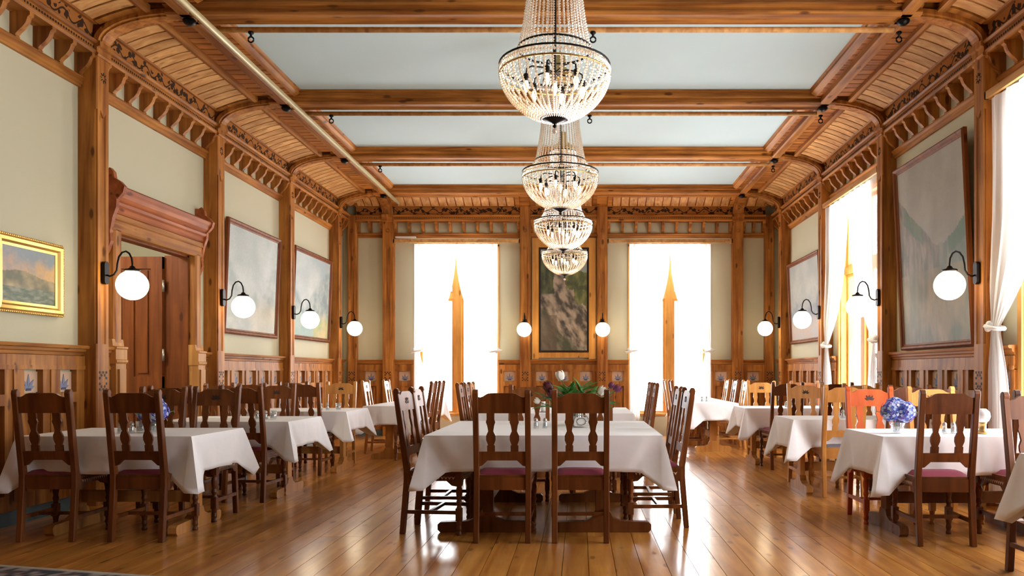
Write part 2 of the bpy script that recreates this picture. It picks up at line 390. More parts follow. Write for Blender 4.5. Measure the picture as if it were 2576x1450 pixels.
def bay(fr, nrm, parent, u0, u1, side, wains=True, win=None, door=False, ntile=None, frz='frz_y', lw='py'):
    """dress one bay between two pilasters: u0..u1 clear"""
    nx, ny = nrm
    n_ = lambda u, v, z: fr(u, v, z)
    MB(fr).prism(RAILP, u0, u1, 0).build('picture_rail', lw, parent)
    MB(fr).prism(ARCH, u0, u1, 0).build('architrave', lw, parent)
    # dentil row
    d = MB(fr); k = int((u1-u0)/.034)
    for i in range(k):
        u = u0+(i+.5)*(u1-u0)/k; d.box(u-.006, u+.006, .148, .154, 4.168, 4.186)
    d.build('dentil_row', 'dark', parent, kind='stuff')
    MB(fr).prism([(0, 4.235), (.125, 4.235), (.14, 4.395), (0, 4.395)], u0, u1, 0).build('frieze', frz, parent)
    MB(fr).prism([(.10, 4.39), (.175, 4.385), (.20, 4.40), (.20, 4.425), (.12, 4.44)], u0, u1, 0).build('frieze_moulding', lw, parent)
    # brackets
    L_ = u1-u0; nb = max(2, round(L_/.277))
    for i in range(nb+1):
        u = u0+.028+(L_-.056)*i/nb
        put('bracket', BRK, 'pz', parent, mat=basis(nx, ny, fr(u, 0, 0)))
    # cove slats
    cp = covepath(.19, CV1[side]); MB(fr).strip(cp, .01, u0, u1, 0).build('cove_backing', 'red' if side == 'B' else 'dark', parent)
    fw = .09 if L_ > 1 else .04
    ns = max(2, round((L_-2*fw)/.155)); sw = (L_-2*fw)/ns
    key = (side, round(sw, 3))
    if key not in COVE:
        q = [(p[0], p[1]) for p in cp]
        b = MB(); b.strip([(a, z) for a, z in reversed(q)], .014, -sw/2+.011, sw/2-.011, 0)
        me = b.mesh('slat'); me.materials.append(M['cove']); COVE[key] = me
    for i in range(ns):
        u = u0+fw+sw*(i+.5)
        put('slat', COVE[key], 'cove', parent, mat=basis(nx, ny, fr(u, 0, 0)))
    e = MB(fr)
    for a, b_ in ((u0, u0+fw-.01), (u1-fw+.01, u1)):
        e.strip(list(reversed(cp)), .022, a, b_, 0)
    v1 = CV1[side]
    e.prism([(v1-.03, 4.54), (v1-.03, 4.50), (v1+.01, 4.49), (v1+.045, 4.50), (v1+.045, 4.56)], u0, u1, 0)
    e.build('cove_frame', lw, parent)
    if not wains: return
    spans = [(u0, u1)] if not (win or door) else [(u0, win[0]-.05), (win[1]+.05, u1)]
    for (a, b_) in spans:
        if b_-a < .08: continue
        MB(fr).prism(CAPP, a, b_, 0).build('dado_cap', lw, parent)
        n = ntile or max(1, round((b_-a)/.43)); cw = (b_-a)/n; tw = min(TW, cw-.12)
        m = MB(fr)
        m.box(a, b_, .0, .063, 1.275, 1.366); m.box(a, b_, 0, .07, 1.243, 1.278)
        m.box(a, b_, 0, .063, .955, 1.045); m.box(a, b_, 0, .063, .12, .24)
        for i in range(n+1):
            u = a+cw*i; h = (cw-tw)/2
            m.box(max(a, u-h), min(b_, u+h), 0, .06, .12, 1.25)
            if 0 < i < n: m.box(u-.022, u+.022, .06, .07, .2, 1.245)
        m.build('dado_frame', 'pz', parent)
        for i in range(n):
            o = fr(a+cw*(i+.5), 0, 0)
            sx = tw/TW
            t = put('tile', TILE, 'carve_pale', parent, mat=basis(nx, ny, o)@Matrix.Diagonal((sx, 1, 1, 1)))
            put('panel', LOWP, 'pz', parent, mat=basis(nx, ny, o)@Matrix.Diagonal((min(1, tw/.26*1.0), 1, 1, 1)))
        MB(fr).prism([(0, 0), (.05, 0), (.05, .12), (.04, .15), (0, .16)], a, b_, 0).build('skirting', 'base', parent)
COVE = {}

def pilaster(fr, nrm, parent, u, w, d=PD, rib=None, top=4.112, cap=True):
    """u = centre. stepped section with a sunk centre channel"""
    h = w/2
    sec = [(-h, 0), (-h, d-.02), (-h+.012, d-.02), (-h+.012, d), (-.045, d), (-.035, d-.012), (.035, d-.012), (.045, d), (h-.012, d), (h-.012, d-.02), (h, d-.02), (h, 0)]
    sec_flat = [(-h, 0), (-h, d-.01), (-h+.01, d), (h-.01, d), (h, d-.01), (h, 0)]
    m = MB(fr)
    m.prism([(u+a, b) for a, b in sec_flat], 0, 1.48, 2)
    m.prism([(u+a, b) for a, b in sec], 1.48, 3.62, 2)
    m.prism([(u+a, b) for a, b in sec_flat], 3.62, top, 2)
    # carved diamond above the channel, rosette near the top
    m.prism([(u-.045, 3.62), (u, 3.56), (u+.045, 3.62)], d-.012, d+.004, 1)
    o = m.build('pilaster', 'pz', parent)
    c = MB(fr)
    for (zc, s) in ((1.14, .052),):
        for i in range(-2, 3):
            for j in range(-3, 4):
                if max(abs(i)/2, abs(j)/3) > .6 and (i+j) % 2: c.box(u+i*.024-.010, u+i*.024+.010, d-.004, d+.003, zc+j*.026-.011, zc+j*.026+.011)
    c.mi = 0
    for k in range(8):
        t = k*PI/4; c.prism([(u+.05*math.cos(t+a)*r, 3.93+.05*math.sin(t+a)*r) for a, r in ((-.18, .45), (0, 1), (.18, .45))], d-.002, d+.006, 1)
    c.build('carving', 'carve', parent, kind='stuff')
    if cap:
        k = MB(fr)
        k.prism([(0, 4.10), (d+.012, 4.10), (d+.02, 4.12), (d+.006, 4.135), (d+.006, 4.18), (d+.035, 4.19), (d+.035, 4.235), (0, 4.235)], u-h-.012, u+h+.012, 0)
        k.build('capital', 'pz', parent)
    if rib:
        v1, zt = rib     # arc from (d, 4.235) to (v1, zt)
        N = 12; arc = []
        for i in range(N+1):
            t = PI/2*i/N; arc.append((d+.01+(v1-d)*(1-math.cos(t)), 4.235+(zt-4.235)*math.sin(t)))
        r = MB(fr)
        poly = arc+[(v1, 4.70), (0, 4.70), (0, 4.235)]
        # spandrel behind the moulded lip: fan of quads so it stays planar
        for i in range(N):
            a, b = arc[i], arc[i+1]
            r.prism([a, b, (b[0], 4.70), (a[0], 4.70)], u-h+.03, u+h-.03, 0)
        r.box(u-h+.03, u+h-.03, 0, d+.01, 4.235, 4.70)
        r.build('spandrel', 'px' if nrm[0] else 'py', parent)
        l = MB(fr); l.strip(arc, .045, u-h, u+h, 0)
        l.strip([(a[0]+.0, a[1]) for a in arc], -.014, u-h+.035, u+h-.035, 0)
        l.build('arched_rib', 'pz', parent)

# side walls
KW = {1: 0, 0: 0}
for k, y in enumerate(PY):
    pilaster(FL, (1, 0), wl, y+PW/2, PW, rib=(.88, 4.49))
    pilaster(FR, (-1, 0), wr, y+PW/2, PW, rib=(.82, 4.49))
edges = PY+[YBF+.1]
for k in range(len(PY)):
    a = PY[k]+PW; b = edges[k+1] if k+1 < len(edges) else YBF
    b = min(b, YBF)
    if b-a < .2: continue
    vis = k >= 1
    win = None
    for w_ in RWIN:
        if a < w_[0] < b: win = w_
    bay(FL, (1, 0), wl, a, b, 'L', wains=True, win=(DOOR[0]-.12, DOOR[1]+.12) if k == 3 else None)
    bay(FR, (-1, 0), wr, a, b, 'R', wains=True, win=win)
# back wall
for x in BX[1:3]: pilaster(FB, (0, -1), wb, x, BW, d=PD, top=4.40, cap=False)
for x in (BX[0], BX[3]): pilaster(FB, (0, -1), wb, x, BW, d=PD, rib=(.62, 4.47))
pilaster(FB, (0, -1), wb, XLF+.03, .17, d=PD-.03, top=4.235, cap=False); pilaster(FB, (0, -1), wb, XRF-.03, .17, d=PD-.03, top=4.235, cap=False)
h = BW/2
bb = [(XLF+.11, BX[0]-h, None, 1), (BX[0]+h, BX[1]-h, BWIN[0], None), (BX[1]+h, BX[2]-h, None, 3), (BX[2]+h, BX[3]-h, BWIN[1], None), (BX[3]+h, XRF-.11, None, 1)]
for a, b, wn, nt_ in bb: bay(FB, (0, -1), wb, a, b, 'B', win=wn, ntile=nt_, frz='frz_x', lw='px')

MB(FB).strip(covepath(.17, .50), .012, XLF, XRF, 0).build('cove_backing', 'px', wb)
# ------------------------------------------------------------------ ceiling
_h = [(.19, 4.66), (.19, 4.605), (.155, 4.585), (.155, 4.565), (.165, 4.56), (.165, 4.54), (.115, 4.53), (.115, 4.505), (.125, 4.50), (.125, 4.485), (.10, 4.471), (.05, 4.471), (.045, 4.48)]
BEAMP = [(-a, z) for a, z in _h]+[(a, z) for a, z in reversed(_h)]
XB0, XB1 = XL+.80, XR-.74
PX0, PX1 = -3.352, 2.772            # blue-grey panels
LB = (-3.654, -3.528); RB = (2.923, 3.049)
for y in PY:
    b = MB(); yc = y+PW/2
    b.prism([(yc+p, z) for p, z in BEAMP], XB0, XB1, 0)
    b.build('cross_beam', 'px', ceil)
for (a, b_) in (LB, RB):
    m = MB(); c_ = (a+b_)/2
    m.prism([(a-.03, 4.66), (a-.03, 4.56), (a, 4.545), (a, 4.485), (a+.015, 4.471), (b_-.015, 4.471), (b_, 4.485), (b_, 4.545), (b_+.03, 4.56), (b_+.03, 4.66)], Y0, PY[-1]+PW, 1)
    m.build('long_beam', 'py', ceil)
    for y in PY[1:]:
        s = MB(); s.lathe([(.001, -.045), (.03, -.04), (.055, -.02), (.06, 0), (.05, .01)], (c_, y+PW/2, 4.46), 12)
        s.build('boss', 'iron', ceil, smooth=True)
pm = {}
for k, y in enumerate(PY[:-1]):
    a, b_ = y+PW/2+.17, y+2.42+PW/2-.17
    MB().box(PX0, PX1, a, b_, 4.622, 4.65).build('ceiling_panel', 'panel', ceil)
    t = MB()
    for (xx, s) in ((PX0, -1), (PX1, 1)):
        t.prism([(xx-.0*s, 4.622), (xx+.02*s, 4.60), (xx+.02*s, 4.575), (xx+.06*s, 4.552), (xx+.085*s, 4.54), (xx+.085*s, 4.65), (xx, 4.65)], a, b_, 1)
    t.build('panel_moulding', 'py', ceil)
    n = 15; bw = (b_-a)/n
    for side, x0, x1 in (('L', XL+CV1['L']+.03, PX0-.08), ('R', PX1+.08, XR-CV1['R']-.03)):
        if side not in pm:
            q = MB(); w = bw/2-.008; q.prism([(-w, .016), (-w, 0), (w, 0), (w, .016)], x0, x1, 0)
            pm[side] = q.mesh('ceiling_board'); pm[side].materials.append(M['slat'])
        for i in range(n):
            put('ceiling_board', pm[side], 'slat', ceil, loc=(0, a+bw*(i+.5), 4.546))
        MB().box(x0, x1, a, b_, 4.562, 4.60).build('board_backing', 'dark', ceil)
# strip between the last beam and the back wall cove
MB().box(XL+.5, XR-.5, PY[-1]+PW/2, YB-.3, 4.545, 4.6).build('ceiling_strip', 'px', ceil)

# pipe along the left beam and hooks
p_ = MB().tube([(-3.39, Y0+.1, 4.395), (-3.39, 14.9, 4.395)], .032, 12).build('ceiling_pipe', 'pipe', smooth=True)
tag(p_, 'long cream pipe running the length of the ceiling beside the left beam', 'pipe')
for k in (2, 3, 4, 5):
    yp = PY[k]+PW/2+.135
    q = MB().tube([(-3.40, yp, 4.435), (2.95, yp, 4.435)], .026, 10).build('ceiling_pipe', 'cove', smooth=True)
    tag(q, ['', '', 'cream pipe under the cross beam above the camera end', 'cream pipe under the nearest cross beam in view', 'cream pipe under the second cross beam in view', 'cream pipe under the third cross beam in view'][k], 'pipe', 'cream pipes under the cross beams')
HK = None
for k, w in ((3, 'nearest'), (4, 'second'), (5, 'third')):
    for x, pos in ((-3.08, 'left end'), (.13, 'middle'), (3.0, 'right end')):
        y = PY[k]+PW/2+.135; lab = 'small black iron hook hanging at the %s of the %s cross beam' % (pos, w)
        if HK is None:
            HK = thing('ceiling_hook', lab, 'hook', (x, y, 4.415), 0, 'iron hooks under the ceiling beams')
            MB().lathe([(.026, .0), (.028, -.012), (.012, -.025), (.010, -.05), (.002, -.052)], n=10).build('stem', 'iron', HK, smooth=True)
            MB().tube([(.026*math.sin(t), 0, -.072+.026*math.cos(t)) for t in [i*2*PI/14 for i in range(15)]], .008, 6).build('ring', 'iron', HK, smooth=True)
        else: dup(HK, (x, y, 4.415), 0, lab)

# ------------------------------------------------------------------ windows
def window(idx, fr, nrm, u0, u1, z0=WZ0, z1=WZ1):
    root = bpy.data.objects.new('window_%d' % idx, None); COL.objects.link(root); root['kind'] = 'structure'
    uc = (u0+u1)/2; zt = 2.70
    m = MB(fr)
    for a, b_ in ((u0-.055, u0+.012), (u1-.012, u1+.055)): m.box(a, b_, -.0, .03, z0-.05, z1+.03)
    m.box(u0-.055, u1+.055, 0, .03, z1-.005, z1+.06)
    m.build('casing', 'win', root)
    j = MB(fr); t = .03
    j.box(u0, u0+t, -.2, .0, z0, z1); j.box(u1-t, u1, -.2, .0, z0, z1); j.box(u0, u1, -.2, 0, z1-t, z1); j.box(u0, u1, -.22, .06, z0-.03, z0+.01)
    j.build('jamb', 'win', root)
    MB(fr).box(uc-.072, uc+.072, -.17, -.05, z0, z1).build('mullion', 'win', root)
    MB(fr).box(u0, u1, -.165, -.055, zt-.05, zt+.05).build('transom', 'win', root)
    for a, b_ in ((u0+t, uc-.07), (uc+.07, u1-t)):
        for c_, d_ in ((z0, zt-.05), (zt+.05, z1-t)):
            s = MB(fr); w = .045
            s.box(a, a+w, -.14, -.09, c_, d_); s.box(b_-w, b_, -.14, -.09, c_, d_); s.box(a+w, b_-w, -.14, -.09, c_, c_+w); s.box(a+w, b_-w, -.14, -.09, d_-w, d_)
            sh = s.build('sash', 'win', root)
            MB(fr).box(a+w, b_-w, -.118, -.112, c_+w, d_-w).build('pane', 'pane', sh)
def curtain(fr, u0, u1, lab, grp, narrow=.02):
    """pair of tied back sheers, one thing per panel"""
    zt, ztie, zb = 3.68, 1.62, .06; uc = (u0+u1)/2; W2 = (u1-u0)/2+narrow+.02
    for s, nm in ((-1, 'left'), (1, 'right')):
        outer = uc+s*(W2)
        R, C_ = 46, 40; vs = []; fs = []
        for i in range(R+1):
            z = zt+(zb-zt)*i/R
            if z > ztie:
                t = (zt-z)/(zt-ztie); w = W2*(1-.87*t**2.4)
            else:
                t = (ztie-z)/(ztie-zb); w = W2*(.13+.13*min(1, t*3))
            pinch = max(.25, min(1, abs(z-ztie)/.35))
            for j in range(C_+1):
                q = j/C_; u = outer-s*q*w-s*.05*(1-abs(zt-z)/3.6 if False else 0)
                amp = (.012+.016*(1-w/W2))*pinch
                v = .15+amp*math.sin(q*30+1.3*math.sin(z*1.5))+.006*math.sin(q*71+z*2)
                vs.append(fr(u, v, z))
        for i in range(R):
            for j in range(C_):
                a = i*(C_+1)+j; fs.append((a, a+1, a+C_+2, a+C_+1))
        root = thing('curtain', lab % nm, 'curtain', (0, 0, 0), 0, grp)
        b = MB(); b.v = vs; b.f = fs; b.m = [0]*len(fs); b.build('drape', 'sheer', root, smooth=True)
        cu = outer-s*W2*.06
        tb = MB(fr); tb.tube([(cu+.115*math.cos(t), .15+.06*math.sin(t), ztie+.02*math.cos(t*1)) for t in [k*2*PI/16 for k in range(17)]], .02, 6)
        tb.build('tieback', 'white', root, smooth=True)
        kb = MB(fr); kb.sphere((outer+s*.01, .16, ztie+.03), .035, 8, 6); kb.sphere((outer-s*.02, .19, ztie-.01), .03, 8, 6); kb.build('bow', 'white', root, smooth=True)
wi = 1
wlabels_b = ['left window of the back wall', 'right window of the back wall']
for i, (a, b_) in enumerate(BWIN):
    window(wi, FB, (0, -1), a, b_); wi += 1
    curtain(FB, a, b_, 'sheer white curtain tied back, %s half of the '+wlabels_b[i], 'sheer white curtains')
    e = [bb[1], bb[3]][i]
    rod = MB(FB); rod.box(e[0], e[1], .14, .17, 3.70, 3.765)
    rod.box(e[0], e[0]+.02, 0, .17, 3.70, 3.765); rod.box(e[1]-.02, e[1], 0, .17, 3.70, 3.765)
    tag(rod.build('curtain_rail', 'cove'), 'flat pale wooden curtain rail above the '+wlabels_b[i], 'rail')
nm_r = ['added beside the camera for light', 'at the right edge of the photo', 'between the right wall paintings']
for i, (a, b_) in enumerate(RWIN):
    window(wi, FR, (-1, 0), a, b_); wi += 1
    curtain(FR, a, b_, 'tied back sheer curtain, %s half of the window '+nm_r[i], 'sheer white curtains', narrow=.24)
    ya = a-.34; yb_ = b_+.34
    rod = MB(FR); rod.box(ya, yb_, .14, .17, 3.70, 3.765); rod.box(ya, ya+.02, 0, .17, 3.70, 3.765); rod.box(yb_-.02, yb_, 0, .17, 3.70, 3.765)
    tag(rod.build('curtain_rail', 'cove'), 'pale wooden curtain rail above the right wall window '+nm_r[i], 'rail')
s_ = MB(FB); s_.box(-3.53, -3.14, .05, .11, 3.80, 3.83); tag(s_.build('strip_lamp', 'white'), 'short white strip lamp on the rail above the left back window', 'lamp')

# ------------------------------------------------------------------ door on the left wall
dr = bpy.data.objects.new('door_1', None); COL.objects.link(dr); dr['kind'] = 'structure'
d0, d1, _, dz = DOOR
m = MB(FL)
for a, b_ in ((d0-.13, d0), (d1, d1+.13)):
    m.prism([(a, 0), (a, .07), (a+.02, .085), (b_-.02, .085), (b_, .07), (b_, 0)], 1.46, dz+.02, 2)
m.build('door_casing', 'pz', dr)
m = MB(FL)
for a, b_ in ((d0-.16, d0+.01), (d1-.01, d1+.16)):
    m.box(a, b_, 0, .115, 0, 1.30); m.box(a+.03, b_-.03, .115, .135, .2, 1.25)
    m.prism([(0, 1.30), (.115, 1.30), (.13, 1.32), (.13, 1.335), (.12, 1.345), (.12, 1.44), (.13, 1.45), (.13, 1.465), (.09, 1.475), (.08, 1.54), (0, 1.54)], a-.01, b_+.01, 0)
m.build('casing_base', 'base_pine', dr)
m = MB(FL); a, b_ = d0-.16, d1+.16
m.prism([(0, dz), (.07, dz), (.085, dz+.015), (.085, dz+.11), (.10, dz+.12), (.10, dz+.17), (.075, dz+.18), (0, dz+.18)], a, b_, 0)
m.build('lintel', 'py', dr)
m = MB(FL)
m.prism([(0, dz+.18), (.085, dz+.18), (.105, dz+.20), (.105, dz+.235), (.13, dz+.25), (.14, dz+.275), (.125, dz+.295), (.16, dz+.325), (.175, dz+.36), (.19, dz+.38), (.20, dz+.41), (.185, dz+.425), (.08, dz+.47), (0, dz+.47)], a, b_, 0)
m.build('door_cornice', 'red', dr)
for e in (a-.035, b_-.015):
    m = MB(FL)
    m.prism([(0, dz+.30), (.15, dz+.30), (.20, dz+.36), (.215, dz+.42), (.17, dz+.47), (.12, dz+.50), (.11, dz+.56), (.075, dz+.60), (.045, dz+.58), (0, dz+.58)], e, e+.05, 0)
    m.prism([(0, dz+.30), (.14, dz+.30), (.135, dz+.22), (.10, dz+.12), (.075, dz-.02), (.085, dz-.10), (.05, dz-.20), (.02, dz-.24), (0, dz-.24)], e, e+.05, 0)
    m.build('scroll_bracket', 'red', dr)
m = MB(FL); m.box(d0, d0+.03, -.11, 0, 0, dz); m.box(d1-.03, d1, -.27, 0, 0, dz); m.box(d0, d1, -.11, 0, dz-.02, dz); m.build('door_lining', 'door', dr)
# open leaf swung into the next room
lf = MB(); X0_, X1_ = -5.60, -4.83; yl = d1-.03
st = [(X0_, X0_+.13), (X0_+.33, X0_+.44), (X1_-.13, X1_)]
for a, b_ in st: lf.box(a, b_, yl-.055, yl, .02, 2.56)
for z0, z1 in ((.02, .24), (.95, 1.17), (2.42, 2.56)): lf.box(X0_, X1_, yl-.054, yl-.001, z0, z1)
leaf = lf.build('door_leaf', 'door', dr)
for a, b_ in ((X0_+.13, X0_+.33), (X0_+.44, X1_-.13)):
    for z0, z1 in ((.24, .95), (1.17, 2.44)):
        q = MB(); q.box(a, b_, yl-.032, yl-.012, z0, z1); q.box(a+.04, b_-.04, yl-.05, yl-.03, z0+.04, z1-.04); q.build('door_panel', 'door', leaf)
for z in (.45, 1.35, 2.15):
    MB().tube([(X1_+.012, yl-.05, z), (X1_+.012, yl-.05, z+.14)], .014, 8).build('hinge', 'steel', dr, smooth=True)
# hall behind the doorway
hall = MB(); hx = XL-1.8
hall.box(hx-.1, hx, 6.3, 10.8, 0, 3.6); hall.box(hx, XL-.10, 6.2, 6.3, 0, 3.6); hall.box(hx, XL-.10, 10.7, 10.8, 0, 3.6); hall.box(hx, XL-.10, 6.2, 10.8, 3.5, 3.6)
hall.build('wall_hall', 'hall', kind='structure')
hl = bpy.data.lights.new('hall_fill_light', 'POINT'); hl.energy = 90; hl.color = (1, .9, .75); hl.shadow_soft_size = .15  # unseen point light with no fixture, added to brighten the hall
ho = bpy.data.objects.new('hall_fill_light', hl); COL.objects.link(ho); ho.location = (XL-1.0, 7.4, 3.1)

# ------------------------------------------------------------------ wall lamps
LG = None
def wall_lamp(x, y, nx, ny, label):
    global LG
    rz = math.atan2(ny, nx)-PI/2
    if LG is None:
        LG = thing('wall_lamp', label, 'lamp', (x, y, 0), rz, 'opal globe wall lamps')
        p = MB(); p.prism([(.036*math.sin(t)*(1 if True else 1), 2.135+(.105 if math.cos(t) >= 0 else -.105)*0+math.cos(t)*.036+(.07 if math.cos(t) >= 0 else -.07)) for t in [i*2*PI/20 for i in range(20)]], 0, .035, 1)
        p.build('backplate', 'iron', LG)
        arm = [(0, .02, 2.12), (0, .06, 2.105), (0, .10, 2.12), (0, .125, 2.16), (0, .13, 2.22), (0, .145, 2.285), (0, .175, 2.325), (0, .21, 2.335), (0, .24, 2.315), (0, .262, 2.27), (0, .268, 2.22), (0, .268, 2.19)]
        MB().tube(arm, .0085, 8).build('arm', 'iron', LG, smooth=True)
        MB().lathe([(.012, .035), (.02, .03), (.03, .012), (.066, .002), (.07, -.008), (.06, -.016)], (0, .268, 2.165), 18).build('gallery', 'iron', LG, smooth=True)
        MB().sphere((0, .268, 2.022), .137, 28, 18).build('globe', 'globe', LG, smooth=True)
        return LG
    return dup(LG, (x, y, 0), rz, label)
for i, y in enumerate(PY[3:]):
    wall_lamp(XLF, y+PW/2, 1, 0, ['lit white globe wall lamp on the pilaster left of the open door', 'lit white globe wall lamp on the pilaster right of the open door',
              'lit white globe wall lamp between the two large left wall paintings', 'lit white globe wall lamp on the last left wall pilaster'][i])
    wall_lamp(XRF, y+PW/2, -1, 0, ['lit white globe wall lamp right of the tall right wall painting', 'lit white globe wall lamp left of the tall right wall painting',
              'lit white globe wall lamp in front of the small right wall painting', 'lit white globe wall lamp on the last right wall pilaster'][i])
wall_lamp(BX[1], YBF, 0, -1, 'lit white globe wall lamp left of the back wall painting')
wall_lamp(BX[2], YBF, 0, -1, 'lit white globe wall lamp right of the back wall painting')

# ------------------------------------------------------------------ paintings
def fbm(x, y, s, o=4):
    return noise.fractal(Vector((x*s, y*s, 3.7)), 1.0, 2.0, o)
def mixl(a, b, t): t = max(0, min(1, t)); return tuple(a[i]*(1-t)+b[i]*t for i in range(3))
def pt_gold(u, v):
    n = fbm(u, v, 4); n2 = fbm(u*3, v*9, 3)
    if v > .52+.06*math.sin(u*5)+.03*n:
        return mixl((.30, .36, .40), mixl((.62, .40, .28), (.80, .50, .20), u), .5+n*.8-(v-.7)*2.2)
    if v > .28: return mixl((.17, .17, .11), (.55, .42, .22), .35+n+.5*(u-.4))
    return mixl((.10, .15, .10), (.30, .32, .24), .4+n2)
def pt_green(u, v):
    n = fbm(u, v, 5); n2 = fbm(u*2+9, v*2, 6, 5); sk = .84-.10*(u > .5)*(u-.5)+.03*n
    if v > sk and not (u < .28 and v < .93+.1*n): return mixl((.30, .36, .34), (.50, .52, .44), .5+n)
    rock = .36+.55*(1-u)-.06                                   # slope falls from upper left to lower right
    d = v-rock+.10*n
    if u < .30+.1*n and v > .56: return mixl((.012, .022, .008), (.09, .11, .03), .4+n2)
    if d > .10:
        r = mixl((.06, .085, .012), (.24, .23, .05), .45+n2)
        if abs(v-.66+.15*(u-.6)+.04*n) < .02: r = mixl(r, (.03, .04, .01), .7)
        if abs(u-.38) < .12 and abs(v-.62) < .05: r = mixl(r, (.62, .45, .08), .5)
        return r
    s_ = fbm(u*1.2, v*2.4+u, 6, 6)
    r = mixl((.035, .028, .02), (.42, .33, .24), .45+1.1*s_)
    if d < -.42: r = mixl(r, (.05, .07, .02), .6)
    if u < .35 and v < .35: r = mixl(r, (.09, .05, .035), .6)
    return r
def pt_tall(u, v):   # u = 1 at the camera end
    n = fbm(u, v, 3); n2 = fbm(u*6, v*2.2, 4, 5)
    ridge = .52+.55*max(0, u-.42)+.34*max(0, .30-u)+.03*n
    if v > ridge: return mixl((.27, .25, .21), (.37, .34, .28), .5+n)
    r = mixl((.13, .125, .11), (.33, .27, .22), .5+1.1*n2)
    if u < .38: r = mixl(r, mixl((.05, .12, .10), (.17, .25, .22), .5+n), .75-u)
    if v > ridge-.10 and (u < .25 or .62 < u < .92): r = mixl(r, (.05, .14, .07), .65)
    if v < .40: r = mixl(r, mixl((.17, .19, .14), (.42, .30, .18), .5+1.5*fbm(u*2, v*2, 2)), .6)
    return r
def pt_fjord(u, v):
    n = fbm(u, v, 2.5); n2 = fbm(u*2, v*3, 4, 5); n3 = fbm(u*4+v*3, v*2-u*2, 3, 4)
    r = mixl((.36, .43, .41), (.55, .60, .57), .5+n)
    t = (v-(.30+.85*abs(u-.45)+.06*n))*12
    r = mixl(mixl((.27, .34, .33), (.50, .55, .52), .5+n2), r, .5+t)
    r = mixl(r, (.66, .70, .70), max(0, .55-abs(u-.72-(v-.5)*.35+.05*n3)*5))
    if v < .34: r = mixl(r, mixl((.45, .45, .38), (.66, .56, .36), .5+n), min(.7, (.34-v)*5)*(.3+u))
    return mixl(r, (.55, .55, .50), .25)
def pt_fjord2(u, v):
    n = fbm(u+5, v, 2.5); n2 = fbm(u*3, v*3+4, 3, 5)
    r = mixl((.38, .46, .48), (.58, .62, .58), .5+n)
    t = (v-(.30+1.0*abs(u-.30)+.05*n))*10
    r = mixl(mixl((.22, .30, .31), (.44, .50, .46), .5+n2), r, .5+t)
    if v < .32: r = mixl(r, mixl((.22, .40, .38), (.40, .52, .44), .5+n), min(.8, (.32-v)*9))
    if u > .55: r = mixl(r, mixl((.26, .40, .12), (.68, .48, .18), .5+2*n), max(0, min(.8, (.34-v)*5)))
    return r
def pt_lake(u, v):
    n = fbm(u+2, v, 3); n2 = fbm(u*4, v*4, 3, 5)
    r = mixl((.36, .38, .35), (.48, .49, .43), .5+n)
    r = mixl(r, mixl((.17, .21, .26), (.36, .38, .38), .5+n2), max(0, min(1, (.55+.15*n-v)*8)))
    if v < .32: r = mixl(r, mixl((.48, .36, .27), (.42, .40, .40), .5+n), min(1, (.32-v)*8))
    return r
def painting(fr, u0, u1, z0, z1, v, fw, fn, fmat, label, vdepth=.05, beads=False, tilt=0., flip=False, cat='painting', lw=None):
    root = thing('painting', label, cat)
    V = lambda z: v+tilt*(z-z0)/(z1-z0)
    f2 = lambda a, b, z: fr(a, b+V(z), z)
    m = MB(f2)
    P = [(0, 0), (0, vdepth*.7), (fw*.25, vdepth), (fw*.55, vdepth*.85), (fw*.75, vdepth*.5), (fw, vdepth*.4), (fw, 0)]
    # mitred frame from profile swept round the rectangle
    cs = [(u0, z0, 1, 1), (u1, z0, -1, 1), (u1, z1, -1, -1), (u0, z1, 1, -1)]
    vs = []; fs = []; n = len(P)
    for (cu, cz, su, sz) in cs:
        for (a, b) in P: vs.append((cu+su*a, b, cz+sz*a))
    for i in range(4):
        j = (i+1) % 4
        for k in range(n): fs.append((i*n+k, i*n+(k+1) % n, j*n+(k+1) % n, j*n+k))
    m.add(vs, fs); m.build('frame', fmat, root)
    if beads:
        b = MB(f2)
        for k in range(int((u1-u0)/.022)):
            for z in (z0, z1): b.sphere((u0+.011+k*.022, vdepth*.7, z), .010, 6, 4)
        for k in range(int((z1-z0)/.022)):
            for u in (u0, u1): b.sphere((u, vdepth*.7, z0+.011+k*.022), .010, 6, 4)
        b.build('beading', fmat, root, smooth=True, kind='stuff')
    a0, a1, c0, c1 = u0+fw*.9, u1-fw*.9, z0+fw*.9, z1-fw*.9
    NX = 90; NZ = int(NX*(c1-c0)/(a1-a0)); vs = []; fs = []; cols = []
    for i in range(NZ+1):
        for j in range(NX+1):
            vs.append(f2(a0+(a1-a0)*j/NX, .015, c0+(c1-c0)*i/NZ)); cols.append(fn(1-j/NX if flip else j/NX, i/NZ))
    for i in range(NZ):
        for j in range(NX): q = i*(NX+1)+j; fs.append((q, q+1, q+NX+2, q+NX+1))
    me = bpy.data.meshes.new('canvas'); me.from_pydata(vs, [], fs)
    ca = me.color_attributes.new('paint', 'FLOAT_COLOR', 'POINT')
    ca.data.foreach_set('color', [x for c_ in cols for x in (max(0, c_[0]), max(0, c_[1]), max(0, c_[2]), 1)])
    put('canvas', me, 'canvas', root)
    return root
painting(FL, 6.16, 6.96, 1.706, 2.316, .01, .085, pt_gold, 'gilt', 'small landscape in a beaded gold frame on the left wall', beads=True)
painting(FL, 10.08, 11.86, 1.718, 3.198, .02, .07, pt_fjord, 'door', 'large misty fjord painting in dark frame just right of the door', tilt=.06)
painting(FL, 12.46, 14.34, 1.75, 3.22, .02, .07, pt_fjord2, 'door', 'second large fjord painting on the left wall, nearer the back corner', tilt=.06)
painting(FR, 7.66, 9.38, 1.475, 3.59, .02, .07, pt_tall, 'door', 'tall grey green mountain painting on the right wall above the dado', tilt=.10)
